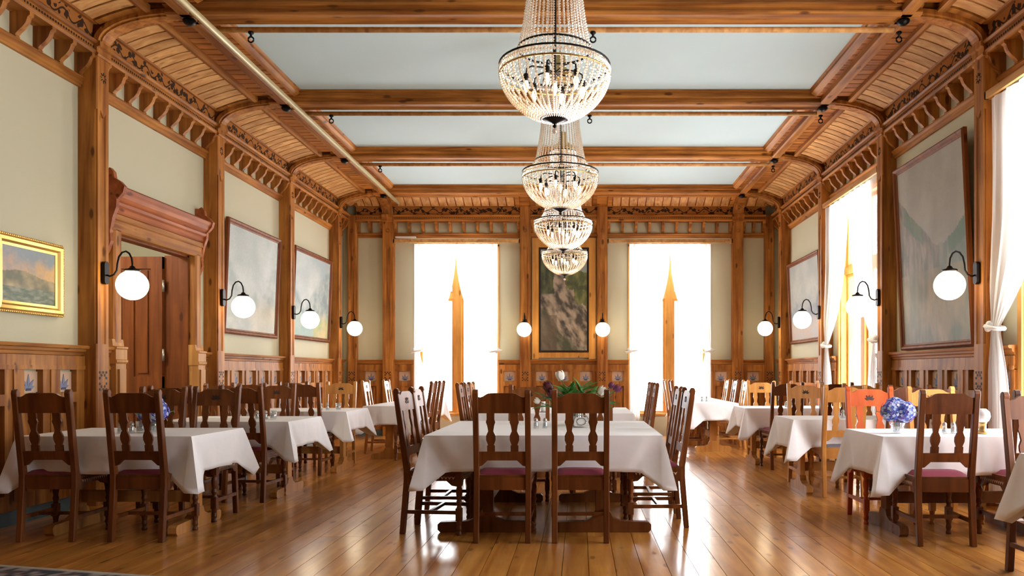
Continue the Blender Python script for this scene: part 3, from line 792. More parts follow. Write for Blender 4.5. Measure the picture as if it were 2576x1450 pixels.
painting(FR, 12.44, 14.30, 1.716, 3.148, .02, .07, pt_lake, 'door', 'small grey lake painting on the right wall near the back corner', tilt=.06)
cp_ = painting(FB, -.78, .19, 1.60, 3.62, .06, .04, pt_green, 'dark', 'tall green and brown valley painting between the back windows')
m = MB(FB)
for a, b_ in ((-.905, -.775), (.185, .32)): m.box(a, b_, 0, .10, 1.47, 3.80)
m.box(-.775, .185, 0, .09, 3.60, 3.78); m.box(-.775, .185, 0, .09, 1.50, 1.61)
for k in range(16): m.box(-.77+k*.06, -.735+k*.06, .09, .10, 1.53, 1.57)
m.build('surround', 'win', cp_)

# ------------------------------------------------------------------ chandeliers
def bead_into(b, p, r):
    x, y, z = p
    vs = [(x+r, y, z), (x-r, y, z), (x, y+r, z), (x, y-r, z), (x, y, z+r*1.25), (x, y, z-r*1.25)]
    b.add(vs, [(0, 2, 4), (2, 1, 4), (1, 3, 4), (3, 0, 4), (2, 0, 5), (1, 2, 5), (3, 1, 5), (0, 3, 5)])
CH = None
def build_chandelier(label):
    R = .375
    root = thing('chandelier', label, 'chandelier', (0, 0, 0), 0, 'crystal chandeliers')
    ring = lambda r, z, t=.007: MB().tube([(r*math.cos(a), r*math.sin(a), z) for a in [i*2*PI/40 for i in range(41)]], t, 6)
    for r, z in ((R, .05), (R, -.015), (.25, .16), (.17, .95)):
        ring(r, z).build('hoop', 'iron' if z != -.015 else 'brass', root, smooth=True)
    b = MB(); N = 40
    # basket strands
    for k in range(N):
        a = 2*PI*k/N; M_ = 26
        for i in range(M_):
            t = (i+.5)/M_; r = R*(1-t**1.7*.78); z = -.015-.30*(.55*math.sin(t*PI/2)+.45*t)
            bead_into(b, (r*math.cos(a), r*math.sin(a), z), .0100)
    b.build('bead_basket', 'crystal', root, kind='stuff')
    b = MB(); N = 40
    for k in range(N):
        a = 2*PI*k/N; M_ = 44
        for i in range(M_):
            t = (i+.5)/M_; r = .25-.08*t**.8+.02*math.sin(t*PI)*-1; z = .15+.80*t
            bead_into(b, (r*math.cos(a), r*math.sin(a), z), .0085)
    for k in range(48):                                   # swags from tent to outer hoop
        a = 2*PI*k/48
        for i in range(8):
            t = (i+.5)/8; r = .25+(R-.25)*t; z = .16-.11*t-.04*math.sin(t*PI)
            bead_into(b, (r*math.cos(a), r*math.sin(a), z), .0085)
    for zz in (.02,):
        for k in range(110):
            a = 2*PI*k/110; bead_into(b, (R*math.cos(a), R*math.sin(a), zz), .011)
    b.build('bead_tent', 'crystal', root, kind='stuff')
    MB().lathe([(.002, -.375), (.012, -.37), (.014, -.36), (.006, -.35), (.02, -.34), (.085, -.315), (.10, -.30), (.09, -.295)], n=20).build('bottom_finial', 'iron', root, smooth=True)
    bead = MB(); bead.sphere((0, 0, -.395), .018, 8, 6); bead.build('drop', 'crystal', root, smooth=True)
    MB().tube([(0, 0, -.05), (0, 0, 1.0)], .012, 8).build('stem', 'iron', root, smooth=True)
    for k in range(6):
        a = 2*PI*k/6+.3; ca, sa = math.cos(a), math.sin(a)
        arm = MB().tube([(0, 0, .0), (.08*ca, .08*sa, .03), (.16*ca, .16*sa, .03), (.195*ca, .195*sa, .01), (.2*ca, .2*sa, -.03)], .006, 6)
        ar = arm.build('arm', 'iron', root, smooth=True)
        MB().lathe([(.006, -.02), (.018, -.03), (.018, -.07), (.012, -.075)], (.2*ca, .2*sa, 0), 10).build('socket', 'iron', ar, smooth=True)
        MB().lathe([(.010, -.072), (.017, -.095), (.016, -.12), (.008, -.145), (.001, -.155)], (.2*ca, .2*sa, 0), 10).build('bulb', 'bulb', ar, smooth=True)
    MB().lathe([(.010, -.07), (.017, -.095), (.016, -.12), (.008, -.145), (.001, -.155)], (0, 0, 0), 10).build('bulb', 'bulb', root, smooth=True)
    # crown and rod to ceiling
    MB().lathe([(.17, .95), (.175, .97), (.13, 1.03), (.06, 1.08), (.05, 1.2), (.012, 1.22)], n=20).build('crown', 'brass', root, smooth=True)
    return root
chs = [(-.167, 5.42, 3.26, 1.0, 'nearest'), (-.187, 7.89, 3.155, 1.0, 'second nearest'), (-.21, 10.36, 3.14, 1.0, 'third, second farthest'), (-.235, 12.85, 3.11, .98, 'farthest')]
for i, (x, y, z, s, w) in enumerate(chs):
    lab = 'crystal bead chandelier with lit candle bulbs, %s in the row' % w
    if CH is None: CH = build_chandelier(lab); o = CH
    else: o = dup(CH, (0, 0, 0), 0, lab)
    o.location = (x, y, z); o.scale = (s, s, s)
    MB().tube([(0, 0, 1.2), (0, 0, (4.60-z)/s)], .008, 6).build('suspension_rod', 'iron', o)
    pl = bpy.data.lights.new('chandelier_glow', 'POINT'); pl.energy = 10; pl.color = (1, .80, .58); pl.shadow_soft_size = .12
    po = bpy.data.objects.new('chandelier_glow', pl); COL.objects.link(po); po.location = (x, y, z-.18)

# ------------------------------------------------------------------ chairs
def chair_proto():
    r = thing('dining_chair', '', 'chair')
    post = [(-.255, 0), (-.215, 0), (-.178, .42), (-.178, .50), (-.262, 1.055), (-.258, 1.075), (-.270, 1.095), (-.285, 1.10), (-.300, 1.09), (-.305, 1.07), (-.302, 1.05), (-.222, .48), (-.222, .40)]
    legs = []
    for s in (-1, 1):
        b = MB(); x0, x1 = sorted((s*.165, s*.205)); b.prism(post, x0, x1, 0); o = b.build('leg', 'chair', r, bevel=.004)
    prof = [(.019, 0), (.021, .012), (.015, .03), (.021, .05), (.017, .075), (.023, .11)]
    prof2 = [(.021, .205), (.015, .222), (.023, .245), (.017, .27), (.024, .31), (.0245, .34), (.018, .365), (.024, .385)]
    for s in (-1, 1):
        b = MB(); b.lathe(prof, (s*.20, .205, 0), 12); b.box(s*.20-.022, s*.20+.022, .183, .227, .11, .205); b.lathe(prof2, (s*.20, .205, 0), 12); b.box(s*.20-.025, s*.20+.025, .18, .23, .385, .465)
        b.build('leg', 'chair', r, smooth=False)
    # crest rail, follows rake: plane y = yb(z)
    yb = lambda z: -.20-(z-.5)*.145
    def rake(b, poly, t=.022, off=0):
        n = len(poly); vs = [(x, yb(z)-t/2+off, z) for x, z in poly]+[(x, yb(z)+t/2+off, z) for x, z in poly]
        b.add(vs, [tuple(range(n)), tuple(range(2*n-1, n-1, -1))]+[(i, (i+1) % n, (i+1) % n+n, i+n) for i in range(n)])
    b = MB(); rake(b, [(-.168, .928), (.168, .928), (.168, 1.045), (.15, 1.042), (.13, 1.05), (.105, 1.066), (.08, 1.072), (-.08, 1.072), (-.105, 1.066), (-.13, 1.05), (-.15, 1.042), (-.168, 1.045)])
    cr = b.build('crest_rail', 'chair', r)
    c = MB()
    for a, l in ((-62, .048), (-32, .055), (0, .05), (32, .055), (62, .048)):
        t = math.radians(a); d = (math.sin(t), math.cos(t)); nn = (d[1], -d[0]); cz = .975
        rake(c, [(d[0]*.010, cz+d[1]*.010), (d[0]*l*.5+nn[0]*.009, cz+d[1]*l*.5+nn[1]*.009), (d[0]*l, cz+d[1]*l), (d[0]*l*.5-nn[0]*.009, cz+d[1]*l*.5-nn[1]*.009)], .004, .0125)
    c.build('carving', 'carve', cr, kind='stuff')
    w = .029
    half = [(w*.95, .64), (w*.95, .695), (w*.72, .70), (w*1.15, .735), (w*1.15, .765), (w*.62, .80), (w*.85, .84), (w*1.15, .865), (w*.95, .885), (w*.95, .935)]
    for cx in (-.080, .088):
        b = MB(); rake(b, [(cx+x, z) for x, z in half]+[(cx-x, z) for x, z in reversed(half)], .016); b.build('splat', 'chair', r)
    b = MB(); rake(b, [(-.168, .652), (.168, .652), (.168, .545), (.145, .55), (.105, .588), (-.105, .588), (-.145, .55), (-.168, .545)]); b.build('lower_rail', 'chair', r)
    # seat frame
    b = MB()
    b.box(-.170, .170, -.212, -.188, .375, .465)                       # back apron
    ap = [(-.175, .465), (.175, .465), (.175, .365), (.14, .37), (.10, .405), (-.10, .405), (-.14, .37), (-.175, .365)]
    b.prism(ap, .193, .217, 1)
    for s in (-1, 1):
        b.prism([(-.19, .465), (.19, .465), (.19, .365), (.15, .37), (.11, .405), (-.11, .405), (-.15, .37), (-.19, .365)], s*.196-.011, s*.196+.011, 0)
    b.prism([(-.205, -.205), (.205, -.205), (.232, .235), (-.232, .235)], .462, .482, 2)
    b.build('seat_frame', 'chair', r)
    z = MB(); 
    for i in range(12):
        for sx in (-1, 1):
            y_ = -.16+i*.028; z.prism([(y_, .44), (y_+.014, .415), (y_+.028, .44), (y_+.014, .432)], sx*.2065-.001 if sx > 0 else sx*.2065-.003, sx*.2065+.003 if sx > 0 else sx*.2065+.001, 0)
        x_ = -.168+i*.028; z.prism([(x_, .44), (x_+.014, .415), (x_+.028, .44), (x_+.014, .432)], .216, .220, 1)
    z.build('zigzag_carving', 'carve_pale', r, kind='stuff')
    # cushion: puffed grid
    G = 10; vs = []; fs = []
    for i in range(G+1):
        for j in range(G+1):
            p, q = i/G*2-1, j/G*2-1; wd = .187+.02*(q+1)/2
            h_ = .482+.034*(max(0, 1-p**6)*max(0, 1-q**6))**.5
            vs.append((p*wd, -.178+(q+1)/2*.39, h_))
    for i in range(G):
        for j in range(G): k = i*(G+1)+j; fs.append((k, k+1, k+G+2, k+G+1))
    b = MB(); b.add(vs, fs); b.build('cushion', 'seat', r, smooth=True)
    # stretchers
    for s in (-1, 1):
        b = MB(); b.box(s*.193-.010, s*.193+.010, -.235, .19, .155, .183); b.build('stretcher', 'chair', r)
    b = MB(); b.box(-.185, .185, -.03, -.008, .158, .182); b.build('stretcher', 'chair', r)
    return r
CP = chair_proto(); used = [False]
for ch in CP.children:
    if ch.name.startswith('cushion'): pass
def set_mat(root, key):
    if key == 'chair': return
    for ch in root.children:
        if ch.name.split('.')[0] in ('leg', 'crest_rail', 'splat', 'lower_rail', 'seat_frame', 'stretcher'):
            ch.material_slots[0].link = 'OBJECT'; ch.material_slots[0].material = M[key]
        if ch.name.startswith('cushion') and key in ('chair_light', 'chair_mid'):
            ch.material_slots[0].link = 'OBJECT'; ch.material_slots[0].material = M['seat_grey']
D = PI/180
def chair(x, y, deg, key, label, group):
    if not used[0]:
        used[0] = True; CP.location = (x, y, 0); CP.rotation_euler = (0, 0, deg*D); CP['label'] = label; CP['group'] = group; FIRST.append((CP, key)); return CP
    o = dup(CP, (x, y, 0), deg*D, label, group); set_mat(o, key); return o
FIRST = []
gC, gT = 'chairs around the front centre table', 'chairs around the rear centre table'
chairs = [
 (-.55, 5.91, 0, 'chair', 'left of two dark chairs with backs to us at the front centre table', gC),
 (.01, 5.91, 0, 'chair', 'right of two dark chairs with backs to us at the front centre table', gC),
 (-1.08, 6.16, -96, 'chair', 'dark chair seen side on at the left side of the front centre table, nearer one', gC),
 (-1.12, 6.84, -92, 'chair', 'dark chair seen side on at the left side of the front centre table, farther one', gC),
 (.60, 6.42, 92, 'chair', 'dark chair seen side on at the right side of the front centre table, nearer one', gC),
 (.60, 7.05, 90, 'chair', 'dark chair seen side on at the right side of the front centre table, farther one', gC),
 (-.50, 7.70, 180, 'chair_mid', 'brown chair on the far side of the front centre table, left of the flowers', gC),
 (.13, 7.70, 180, 'chair_mid', 'brown chair on the far side of the front centre table, behind the white tulips', gC),
 (-1.13, 9.4, -90, 'chair_mid', 'brown side-on chair, nearest left of the rear centre table', gT),
 (-1.13, 9.95, -90, 'chair_mid', 'brown side-on chair, middle one left of the rear centre table', gT),
 (-1.13, 10.4, -90, 'chair_light', 'honey coloured side-on chair, farthest left of the rear centre table', gT),
 (.62, 9.35, 90, 'chair_mid', 'brown side-on chair, nearest right of the rear centre table', gT),
 (.62, 10.0, 90, 'chair_mid', 'brown side-on chair, farther one right of the rear centre table', gT),
 (-3.84, 5.95, 2, 'chair', 'dark chair, back to us, leftmost in the photo, at the nearest left table', 'chairs at the nearest left table'),
 (-3.17, 5.94, -2, 'chair', 'dark chair, back to us, in front of the hydrangea on the nearest left table', 'chairs at the nearest left table'),
 (-3.17, 6.68, 180, 'chair', 'dark chair facing us behind the nearest left table, right one', 'chairs at the nearest left table'),
 (-3.64, 6.68, 180, 'chair', 'dark chair facing us behind the nearest left table, left one', 'chairs at the nearest left table'),
 (-3.13, 7.67, -3, 'chair', 'dark chair with its back to us at the second left table, right one', 'chairs at the second left table'),
 (-3.80, 7.67, 0, 'chair', 'dark chair with its back to us at the second left table, left one', 'chairs at the second left table'),
 (-3.32, 8.46, 180, 'chair', 'dark chair facing us behind the second left table, right one', 'chairs at the second left table'),
 (-3.92, 8.46, 180, 'chair', 'dark chair facing us behind the second left table, left one', 'chairs at the second left table'),
 (-3.25, 9.62, 0, 'chair', 'dark chair with its back to us at the third left table, right one', 'chairs at the third left table'),
 (-3.88, 9.62, 0, 'chair', 'dark chair with its back to us at the third left table, left one', 'chairs at the third left table'),
 (-3.2, 10.42, 180, 'chair_light', 'honey coloured chair facing us behind the third left table, right one', 'chairs at the third left table'),
 (-3.85, 10.42, 180, 'chair', 'dark chair facing us behind the third left table, left one', 'chairs at the third left table'),
 (-2.33, 11.2, 90, 'chair_mid', 'brown side-on chair, nearer one right of the long far left corner table', 'chairs at the far left table'),
 (-2.33, 11.85, 90, 'chair_mid', 'brown side-on chair, farther one right of the long far left corner table', 'chairs at the far left table'),
 (-2.97, 12.1, -90, 'chair_light', 'honey coloured side-on chair, nearer one left of the far left corner table', 'chairs at the far left table'),
 (-2.95, 13.3, -90, 'chair_light', 'honey coloured side-on chair, farther one left of the far left corner table', 'chairs at the far left table'),
 (1.72, 12.5, -90, 'chair_mid', 'brown side-on chair, nearer one left of the far right corner table', 'chairs at the far right table'),
 (1.72, 13.3, -90, 'chair_light', 'honey coloured side-on chair, farther one left of the far right corner table', 'chairs at the far right table'),
 (2.40, 12.8, 90, 'chair_light', 'honey coloured side-on chair, nearest right of the far right corner table', 'chairs at the far right table'),
 (2.40, 13.6, 90, 'chair_mid', 'brown side-on chair, middle one right of the far right corner table', 'chairs at the far right table'),
 (2.40, 14.35, 90, 'chair_light', 'honey coloured side-on chair, farthest right of the far right corner table', 'chairs at the far right table'),
 (2.58, 10.15, 2, 'chair', 'dark reddish chair with its back to us at the third right table, left one', 'chairs at the third right table'),
 (3.20, 10.15, 0, 'chair', 'dark chair with its back to us at the third right table, right one', 'chairs at the third right table'),
 (2.60, 11.08, 180, 'chair_light', 'pale yellow chair facing us behind the third right table, left one', 'chairs at the third right table'),
 (3.22, 11.08, 180, 'chair_mid', 'brown chair facing us behind the third right table, right one', 'chairs at the third right table'),
 (2.58, 7.96, -2, 'chair_light', 'honey coloured chair with its back to us at the second right table, left one', 'chairs at the second right table'),
 (3.20, 7.98, 0, 'chair', 'dark chair with its back to us at the second right table, right one', 'chairs at the second right table'),
 (2.53, 8.62, 180, 'chair_light', 'honey carved chair facing us behind the second right table, left one', 'chairs at the second right table'),
 (3.15, 8.62, 180, 'chair_light', 'honey coloured chair facing us behind the second right table, right one', 'chairs at the second right table'),
 (2.58, 5.80, -2, 'chair', 'dark carved chair with its back to us at the nearest right table, left one', 'chairs at the nearest right table'),
 (3.22, 5.80, 0, 'chair', 'dark chair with its back to us, right one at the nearest right table', 'chairs at the nearest right table'),
 (2.50, 6.58, 180, 'chair_red', 'bright orange red carved chair facing us at the nearest right table', 'chairs at the nearest right table'),
 (3.03, 6.58, 180, 'chair_light', 'honey coloured chair facing us behind the hydrangea on the nearest right table', 'chairs at the nearest right table'),
 (2.84, 4.66, 183, 'chair', 'dark chair cut by the right photo edge, behind the cropped corner table', 'chairs at the cropped corner table'),
]
for c_ in chairs: chair(*c_)

# ------------------------------------------------------------------ tables and cloths
def table(x0, x1, y0, y1, along, label, key='table', h=.738, group='trestle dining tables'):
    cx, cy = (x0+x1)/2, (y0+y1)/2
    r = thing('dining_table', label, 'table', (cx, cy, 0), 0 if along == 'x' else PI/2, group)
    L_, W_ = (x1-x0, y1-y0) if along == 'x' else (y1-y0, x1-x0)
    a, w = L_/2-.012, W_/2-.012
    MB().box(-a, a, -w, w, h-.03, h).build('tabletop', key, r, bevel=.004)
    e = a-.17 if L_ > .9 else 0
    for s in (-1, 1):
        x = s*e
        f = MB(); hw = min(w-.06, .37)
        f.prism([(-hw, .02), (-hw+.02, 0), (hw-.02, 0), (hw, .02), (hw, .06), (hw-.02, .078), (.14, .085), (.08, .11), (.055, .16), (-.055, .16), (-.08, .11), (-.14, .085), (-hw+.02, .078), (-hw, .06)], x-.032, x+.032, 0)
        f.build('foot', key, r)
        MB().box(x-.025, x+.025, -.055, .055, .155, h-.11).build('leg', key, r, bevel=.004)
        f = MB(); f.prism([(-hw+.02, h-.03), (hw-.02, h-.03), (hw-.05, h-.08), (.07, h-.12), (-.07, h-.12), (-hw+.05, h-.08)], x-.03, x+.03, 0); f.build('crosspiece', key, r)
        if e == 0: break
    if e: MB().box(-e, e, -.018, .018, .20, .29).build('stretcher', key, r)
    return r
def cloth(x0, x1, y0, y1, label, d=.25, z=.75, seed=0, group='white linen tablecloths'):
    rnd = random.Random(seed); R = 9; path = []
    L1, L2 = x1-x0, y1-y0
    corners = [(x0, y0), (x1, y0), (x1, y1), (x0, y1)]; nr = [(0, -1), (1, 0), (0, 1), (-1, 0)]
    N = [max(8, int(L1/.045)), max(8, int(L2/.045))]
    pts = []   # (x,y, nx,ny, dist to corner, side)
    for s in range(4):
        A, B = corners[s], corners[(s+1) % 4]; n = N[s % 2]; L_ = math.dist(A, B)
        ws = .15*(.4 if L_ < .6 else 1); g = [0, .006, .02, .045, .075, .105, .135, .16]; m_ = max(6, int((L_-.36)/.04))
        ds = g+[.16+(L_-.32)*k/m_ for k in range(1, m_)]+[L_-q for q in reversed(g[1:])]
        for da in ds:
            t = da/L_; dc = min(t, 1-t)*L_; x = A[0]+(B[0]-A[0])*t; y = A[1]+(B[1]-A[1])*t
            n0, n1 = nr[s], nr[(s-1) % 4] if t < .5 else nr[(s+1) % 4]
            k = .5 if dc < 1e-6 else 0
            nx, ny = n0[0]*(1-k)+n1[0]*k, n0[1]*(1-k)+n1[1]*k; q = math.hypot(nx, ny)
            pts.append((x, y, nx/q, ny/q, dc, s, t*L_))
    sd = [d*rnd.uniform(.92, 1.1) for _ in range(4)]
    ph = [rnd.uniform(0, 6) for _ in range(8)]
    vs = []; n = len(pts)
    for (x, y, nx, ny, dc, s, a) in pts: vs.append((x, y, z))
    for r in range(1, R+1):
        f = r/R
        for (x, y, nx, ny, dc, s, a) in pts:
            w_ = .165; near = max(0, 1-dc/w_); dr = sd[s]*(1+.50*near)
            out = .004+.020*f+(.010*math.sin(a*7+ph[s])+.005*math.sin(a*19+ph[s+4]))*f*f*(1-near)
            out += .004*math.exp(-((a-.42)/.01)**2)+.004*math.exp(-((a-.86)/.01)**2)
            if dc < w_*f: out += (.075 if dc > 1e-6 else .115)*f*(1-dc/(w_*f))**1.2
            elif dc < w_*f+.10: out -= .022*f*math.sin(PI*(dc-w_*f)/.10)
            # the fold sags towards the corner
            vs.append((x+nx*out, y+ny*out, z-dr*f+.003*math.sin(a*13+r)*f))
    fs = []
    for r in range(R):
        for i in range(n): j = (i+1) % n; fs.append((r*n+i, r*n+j, (r+1)*n+j, (r+1)*n+i))
    # top inner rows
    b = MB(); b.add(vs, fs); b.add([(x, y, z) for x, y, *_ in pts], [tuple(range(n))])
    me = b.mesh('tablecloth', weld=True)
    me.polygons.foreach_set('use_smooth', [True]*len(me.polygons)); me.set_sharp_from_angle(angle=.6)
    o = put('tablecloth', me, 'linen'); sm = o.modifiers.new('thick', 'SOLIDIFY'); sm.thickness = .002
    tag(o, label, 'tablecloth', group); return o
T = [
 (-1.15, -.267, 5.90, 7.66, 'y', 'table_dark', 'front centre trestle table, left half of the pair under one cloth'),
 (-.263, .62, 5.90, 7.66, 'y', 'table_dark', 'front centre trestle table, right half of the pair under one cloth'),
 (-1.17, -.28, 9.05, 10.6, 'y', 'table_dark', 'rear centre trestle table, left half of the pair'),
 (-.276, .62, 9.05, 10.6, 'y', 'table_dark', 'rear centre trestle table, right half of the pair'),
 (-4.12, -2.84, 5.82, 6.72, 'x', 'table', 'trestle table nearest the camera by the left wall'),
 (-4.04, -2.76, 7.54, 8.50, 'x', 'table', 'second trestle table from the front by the left wall'),
 (-4.02, -2.78, 9.48, 10.45, 'x', 'table', 'third trestle table from the front by the left wall'),
 (-2.99, -2.34, 11.0, 12.45, 'y', 'table', 'trestle table in the far left corner, nearer half'),
 (-2.99, -2.34, 12.46, 13.9, 'y', 'table', 'trestle table in the far left corner, farther half'),
 (1.72, 2.42, 12.1, 13.45, 'y', 'table', 'pale trestle table in the far right corner, nearer half'),
 (1.72, 2.42, 13.46, 14.8, 'y', 'table', 'pale trestle table in the far right corner, farther half'),
 (2.16, 3.50, 10.35, 11.10, 'x', 'table', 'third trestle table from the front by the right wall'),
 (2.12, 3.50, 7.86, 8.62, 'x', 'table', 'second trestle table from the front by the right wall'),
 (2.22, 3.55, 5.80, 6.62, 'x', 'table_dark', 'trestle table with the globe oil lamp by the right wall'),
 (2.56, 3.62, 3.85, 4.62, 'x', 'table_dark', 'trestle table cut off by the lower right edge of the photo'),
]
for t in T: table(t[0], t[1], t[2], t[3], t[4], t[6], t[5])
CL = [(-1.15, .62, 5.90, 7.66, 'large white cloth over the front centre tables'), (-1.17, .62, 9.05, 10.6, 'large white cloth over the rear centre tables'),
 (-4.12, -2.84, 5.82, 6.72, 'white cloth on the nearest left table with the hydrangea'), (-4.04, -2.76, 7.54, 8.50, 'white cloth on the second left table'),
 (-4.02, -2.78, 9.48, 10.45, 'white cloth on the third left table'), (-2.99, -2.34, 11.0, 13.9, 'long white cloth in the far left corner'),
 (1.72, 2.42, 12.1, 14.8, 'long white cloth in the far right corner'), (2.16, 3.50, 10.35, 11.10, 'white cloth on the third right table'),
 (2.12, 3.50, 7.86, 8.62, 'white cloth on the second right table'), (2.22, 3.55, 5.80, 6.62, 'white cloth under the globe lamp and hydrangea on the right'),
 (2.56, 3.62, 3.85, 4.62, 'white cloth corner cut off at the lower right edge')]
for i, c_ in enumerate(CL): cloth(*c_[:4], c_[4], seed=i, d=.25 if i < 7 else .28)

# ------------------------------------------------------------------ things on the tables
ZT = .752
def vase_glass(parent, r=.045, h=.10):
    MB().lathe([(r*.7, 0), (r, h*.15), (r*.85, h*.6), (r*1.15, h), (r*1.10, h), (r*.8, h*.6), (r*.9, h*.18), (r*.6, .008)], n=18).build('vase', 'glass', parent, smooth=True)
def petal_cluster(b, c, r, n, rnd, s=.014):
    for i in range(n):
        k = i+.5; ph = math.acos(1-2*k/n); th = PI*(1+5**.5)*k
        d = Vector((math.cos(th)*math.sin(ph), math.sin(th)*math.sin(ph), math.cos(ph))); p = Vector(c)+d*r*rnd.uniform(.88, 1.08)
        t = d.cross(Vector((0, 0, 1))); t = t.normalized() if t.length > .01 else Vector((1, 0, 0)); q = d.cross(t)
        a0 = rnd.uniform(0, PI)
        b.mi = rnd.choice((0, 0, 1, 2, 2))
        for m_ in range(4):
            a = a0+m_*PI/2; e = t*math.cos(a)+q*math.sin(a); g = t*math.cos(a+.8)+q*math.sin(a+.8); hh = t*math.cos(a-.8)+q*math.sin(a-.8)
            b.add([tuple(p), tuple(p+g*s*.75+d*.003), tuple(p+e*s*1.15), tuple(p+hh*s*.75+d*.003)], [(0, 1, 2, 3)])
def leafmesh(l, w, bend=.3):
    b = MB(); vs = []; n = 6
    for i in range(n+1):
        t = i/n; ww = w*math.sin(PI*min(1, t*.92+.06))**.8; z = bend*l*t*t
        vs += [(-ww/2, l*t, -z), (0, l*t, -z-.12*w), (ww/2, l*t, -z)]
    fs = []
    for i in range(n): fs += [(i*3, i*3+1, i*3+4, i*3+3), (i*3+1, i*3+2, i*3+5, i*3+4)]
    b.add(vs, fs); return b.mesh('leaf', smooth=True)
LEAF = leafmesh(.17, .042, .45); LEAF.materials.append(M['green']); LEAF2 = leafmesh(.13, .04, .3); LEAF2.materials.append(M['green2'])
def orient(p, d, roll=0):
    d = Vector(d).normalized(); x = d.cross(Vector((0, 0, 1))); x = x.normalized() if x.length > .01 else Vector((1, 0, 0)); z = x.cross(d)
    m = Matrix((x, d, z)).transposed().to_4x4(); return Matrix.Translation(p)@m@Matrix.Rotation(roll, 4, 'Y')
def hydrangea(x, y, label, seed, r=.095, h=.17):
    rnd = random.Random(seed); o = thing('hydrangea_vase', label, 'flowers', (x, y, ZT), 0)
    vase_glass(o, .055, .085)
    for k, (dx, dy, dz, rr) in enumerate(((-.045, 0, .0, .075), (.05, -.02, -.005, .078), (0, .04, .035, .07))):
        b = MB(); petal_cluster(b, (dx, dy, h+dz), rr, 170, rnd); b.build('blossom', ['hyb', 'hyp', 'hyw'], o, kind='stuff')
        MB().sphere((dx, dy, h+dz), rr*.86, 12, 8).build('blossom_core', 'hyp', o, smooth=True)
        MB().tube([(dx*.2, dy*.2, .02), (dx*.6, dy*.6, h*.6), (dx, dy, h+dz)], .004, 6).build('stem', 'stem', o)
    for k in range(6):
        a = rnd.uniform(0, 2*PI); put('leaf', LEAF2, 'green2', o, mat=orient((.03*math.cos(a), .03*math.sin(a), .11), (math.cos(a), math.sin(a), .9)))
    return o
hydrangea(-3.30, 6.15, 'blue hydrangea in a glass vase on the nearest left table', 3)
hydrangea(2.44, 6.10, 'blue and violet hydrangea in a low glass bowl beside the orange red chair', 4, .1)

# tulip bouquet on front centre table
bq = thing('tulip_bouquet', 'bouquet of white, dark red and plum tulips on the front centre table', 'flowers', (-.03, 7.05, ZT))
MB().lathe([(.05, 0), (.075, .02), (.07, .08), (.06, .13), (.075, .16), (.07, .16), (.055, .13), (.065, .08), (.065, .03), (.04, .012)], n=20).build('vase', 'glass', bq, smooth=True)
rnd = random.Random(11)
def tulip(c, d, r, key):
    b = MB(); m_ = orient(c, d)
    for k in range(6):
        a = k*PI/3; vs = []; fs = []; n = 5
        for i in range(n+1):
            t = i/n; rad = r*(.25+.85*math.sin(PI*(.15+.62*t))); w_ = .62*math.sin(PI*min(.97, .2+.72*t))
            for s in (-1, 0, 1):
                aa = a+s*w_; vs.append(tuple(m_@Vector((rad*math.cos(aa)*(1+.08*(k % 2)), t*r*2.3, rad*math.sin(aa)*(1+.08*(k % 2))))))
        for i in range(n): fs += [(i*3, i*3+1, i*3+4, i*3+3), (i*3+1, i*3+2, i*3+5, i*3+4)]
        b.add(vs, fs)
    b.build('blossom', key, bq, smooth=True)
heads = [((-.125, -.03, .40), 'tulipw', .036, 'w'), ((.21, -.05, .275), 'tulipw', .034, ''), ((-.215, -.02, .30), 'tulipr', .038, ''), ((-.19, -.06, .255), 'tulipr', .034, ''), ((.345, 0, .30), 'tulipp', .030, ''),
         ((-.24, .02, .33), 'tulipr', .028, ''), ((-.32, .0, .20), 'tulipw', .024, ''), ((.30, .06, .33), 'tulipp', .024, '')]
for c, key, r, _ in heads:
    c = Vector(c); d = (c-Vector((0, 0, .05))).normalized(); d.z += .15
    MB().tube([(0, 0, .03), (c.x*.35, c.y*.35, c.z*.62), tuple(c)], .004, 6).build('stem', 'stem', bq, smooth=True)
    tulip(c, d, r, key)
for k in range(96):
    x_ = max(-.26, min(.28, rnd.gauss(.02, .13))); z_ = .15+rnd.uniform(0, .15)*(1-abs(x_)*1.8)
    put('leaf', LEAF if k % 4 else LEAF2, 'green', bq, mat=orient((x_*.8, rnd.uniform(-.06, .06), z_), (x_*3+rnd.uniform(-.5, .5), rnd.uniform(-.7, .7), rnd.uniform(.1, 1.1)), rnd.uniform(-.6, .6)))

# shakers, candles, glasses
SH = None
def shaker(x, y, label, pep=False):
    global SH
    if SH is None:
        SH = thing('shaker', label, 'shaker', (x, y, ZT), 0, 'glass salt and pepper shakers')
        MB().lathe([(.022, 0), (.024, .01), (.018, .05), (.016, .06), (.014, .06), (.016, .045), (.020, .008)], n=12).build('glass_body', 'glass', SH, smooth=True)
        MB().lathe([(.017, .058), (.018, .062), (.016, .078), (.008, .086), (.001, .087)], n=12).build('metal_cap', 'steel', SH, smooth=True)
        MB().lathe([(.017, .006), (.016, .035), (.001, .036)], n=12).build('filling', 'white', SH, smooth=True)
        return SH
    return dup(SH, (x, y, ZT), 0, label)
tb = [('front centre table', -.36, 6.62), ('nearest left table', -3.52, 6.1), ('second left table', -3.2, 7.9), ('third left table', -3.2, 9.85), ('rear centre table', -.05, 9.6),
      ('third right table', 2.72, 10.45), ('second right table', 2.62, 8.1), ('nearest right table', 2.78, 6.05), ('far left corner table', -2.6, 11.6), ('far right corner table', 1.95, 12.6)]
for nm, x, y in tb:
    shaker(x, y, 'glass salt shaker with metal cap, left of its pair on the '+nm)
    shaker(x+.075, y+.02, 'glass pepper shaker with metal cap, right of its pair on the '+nm)
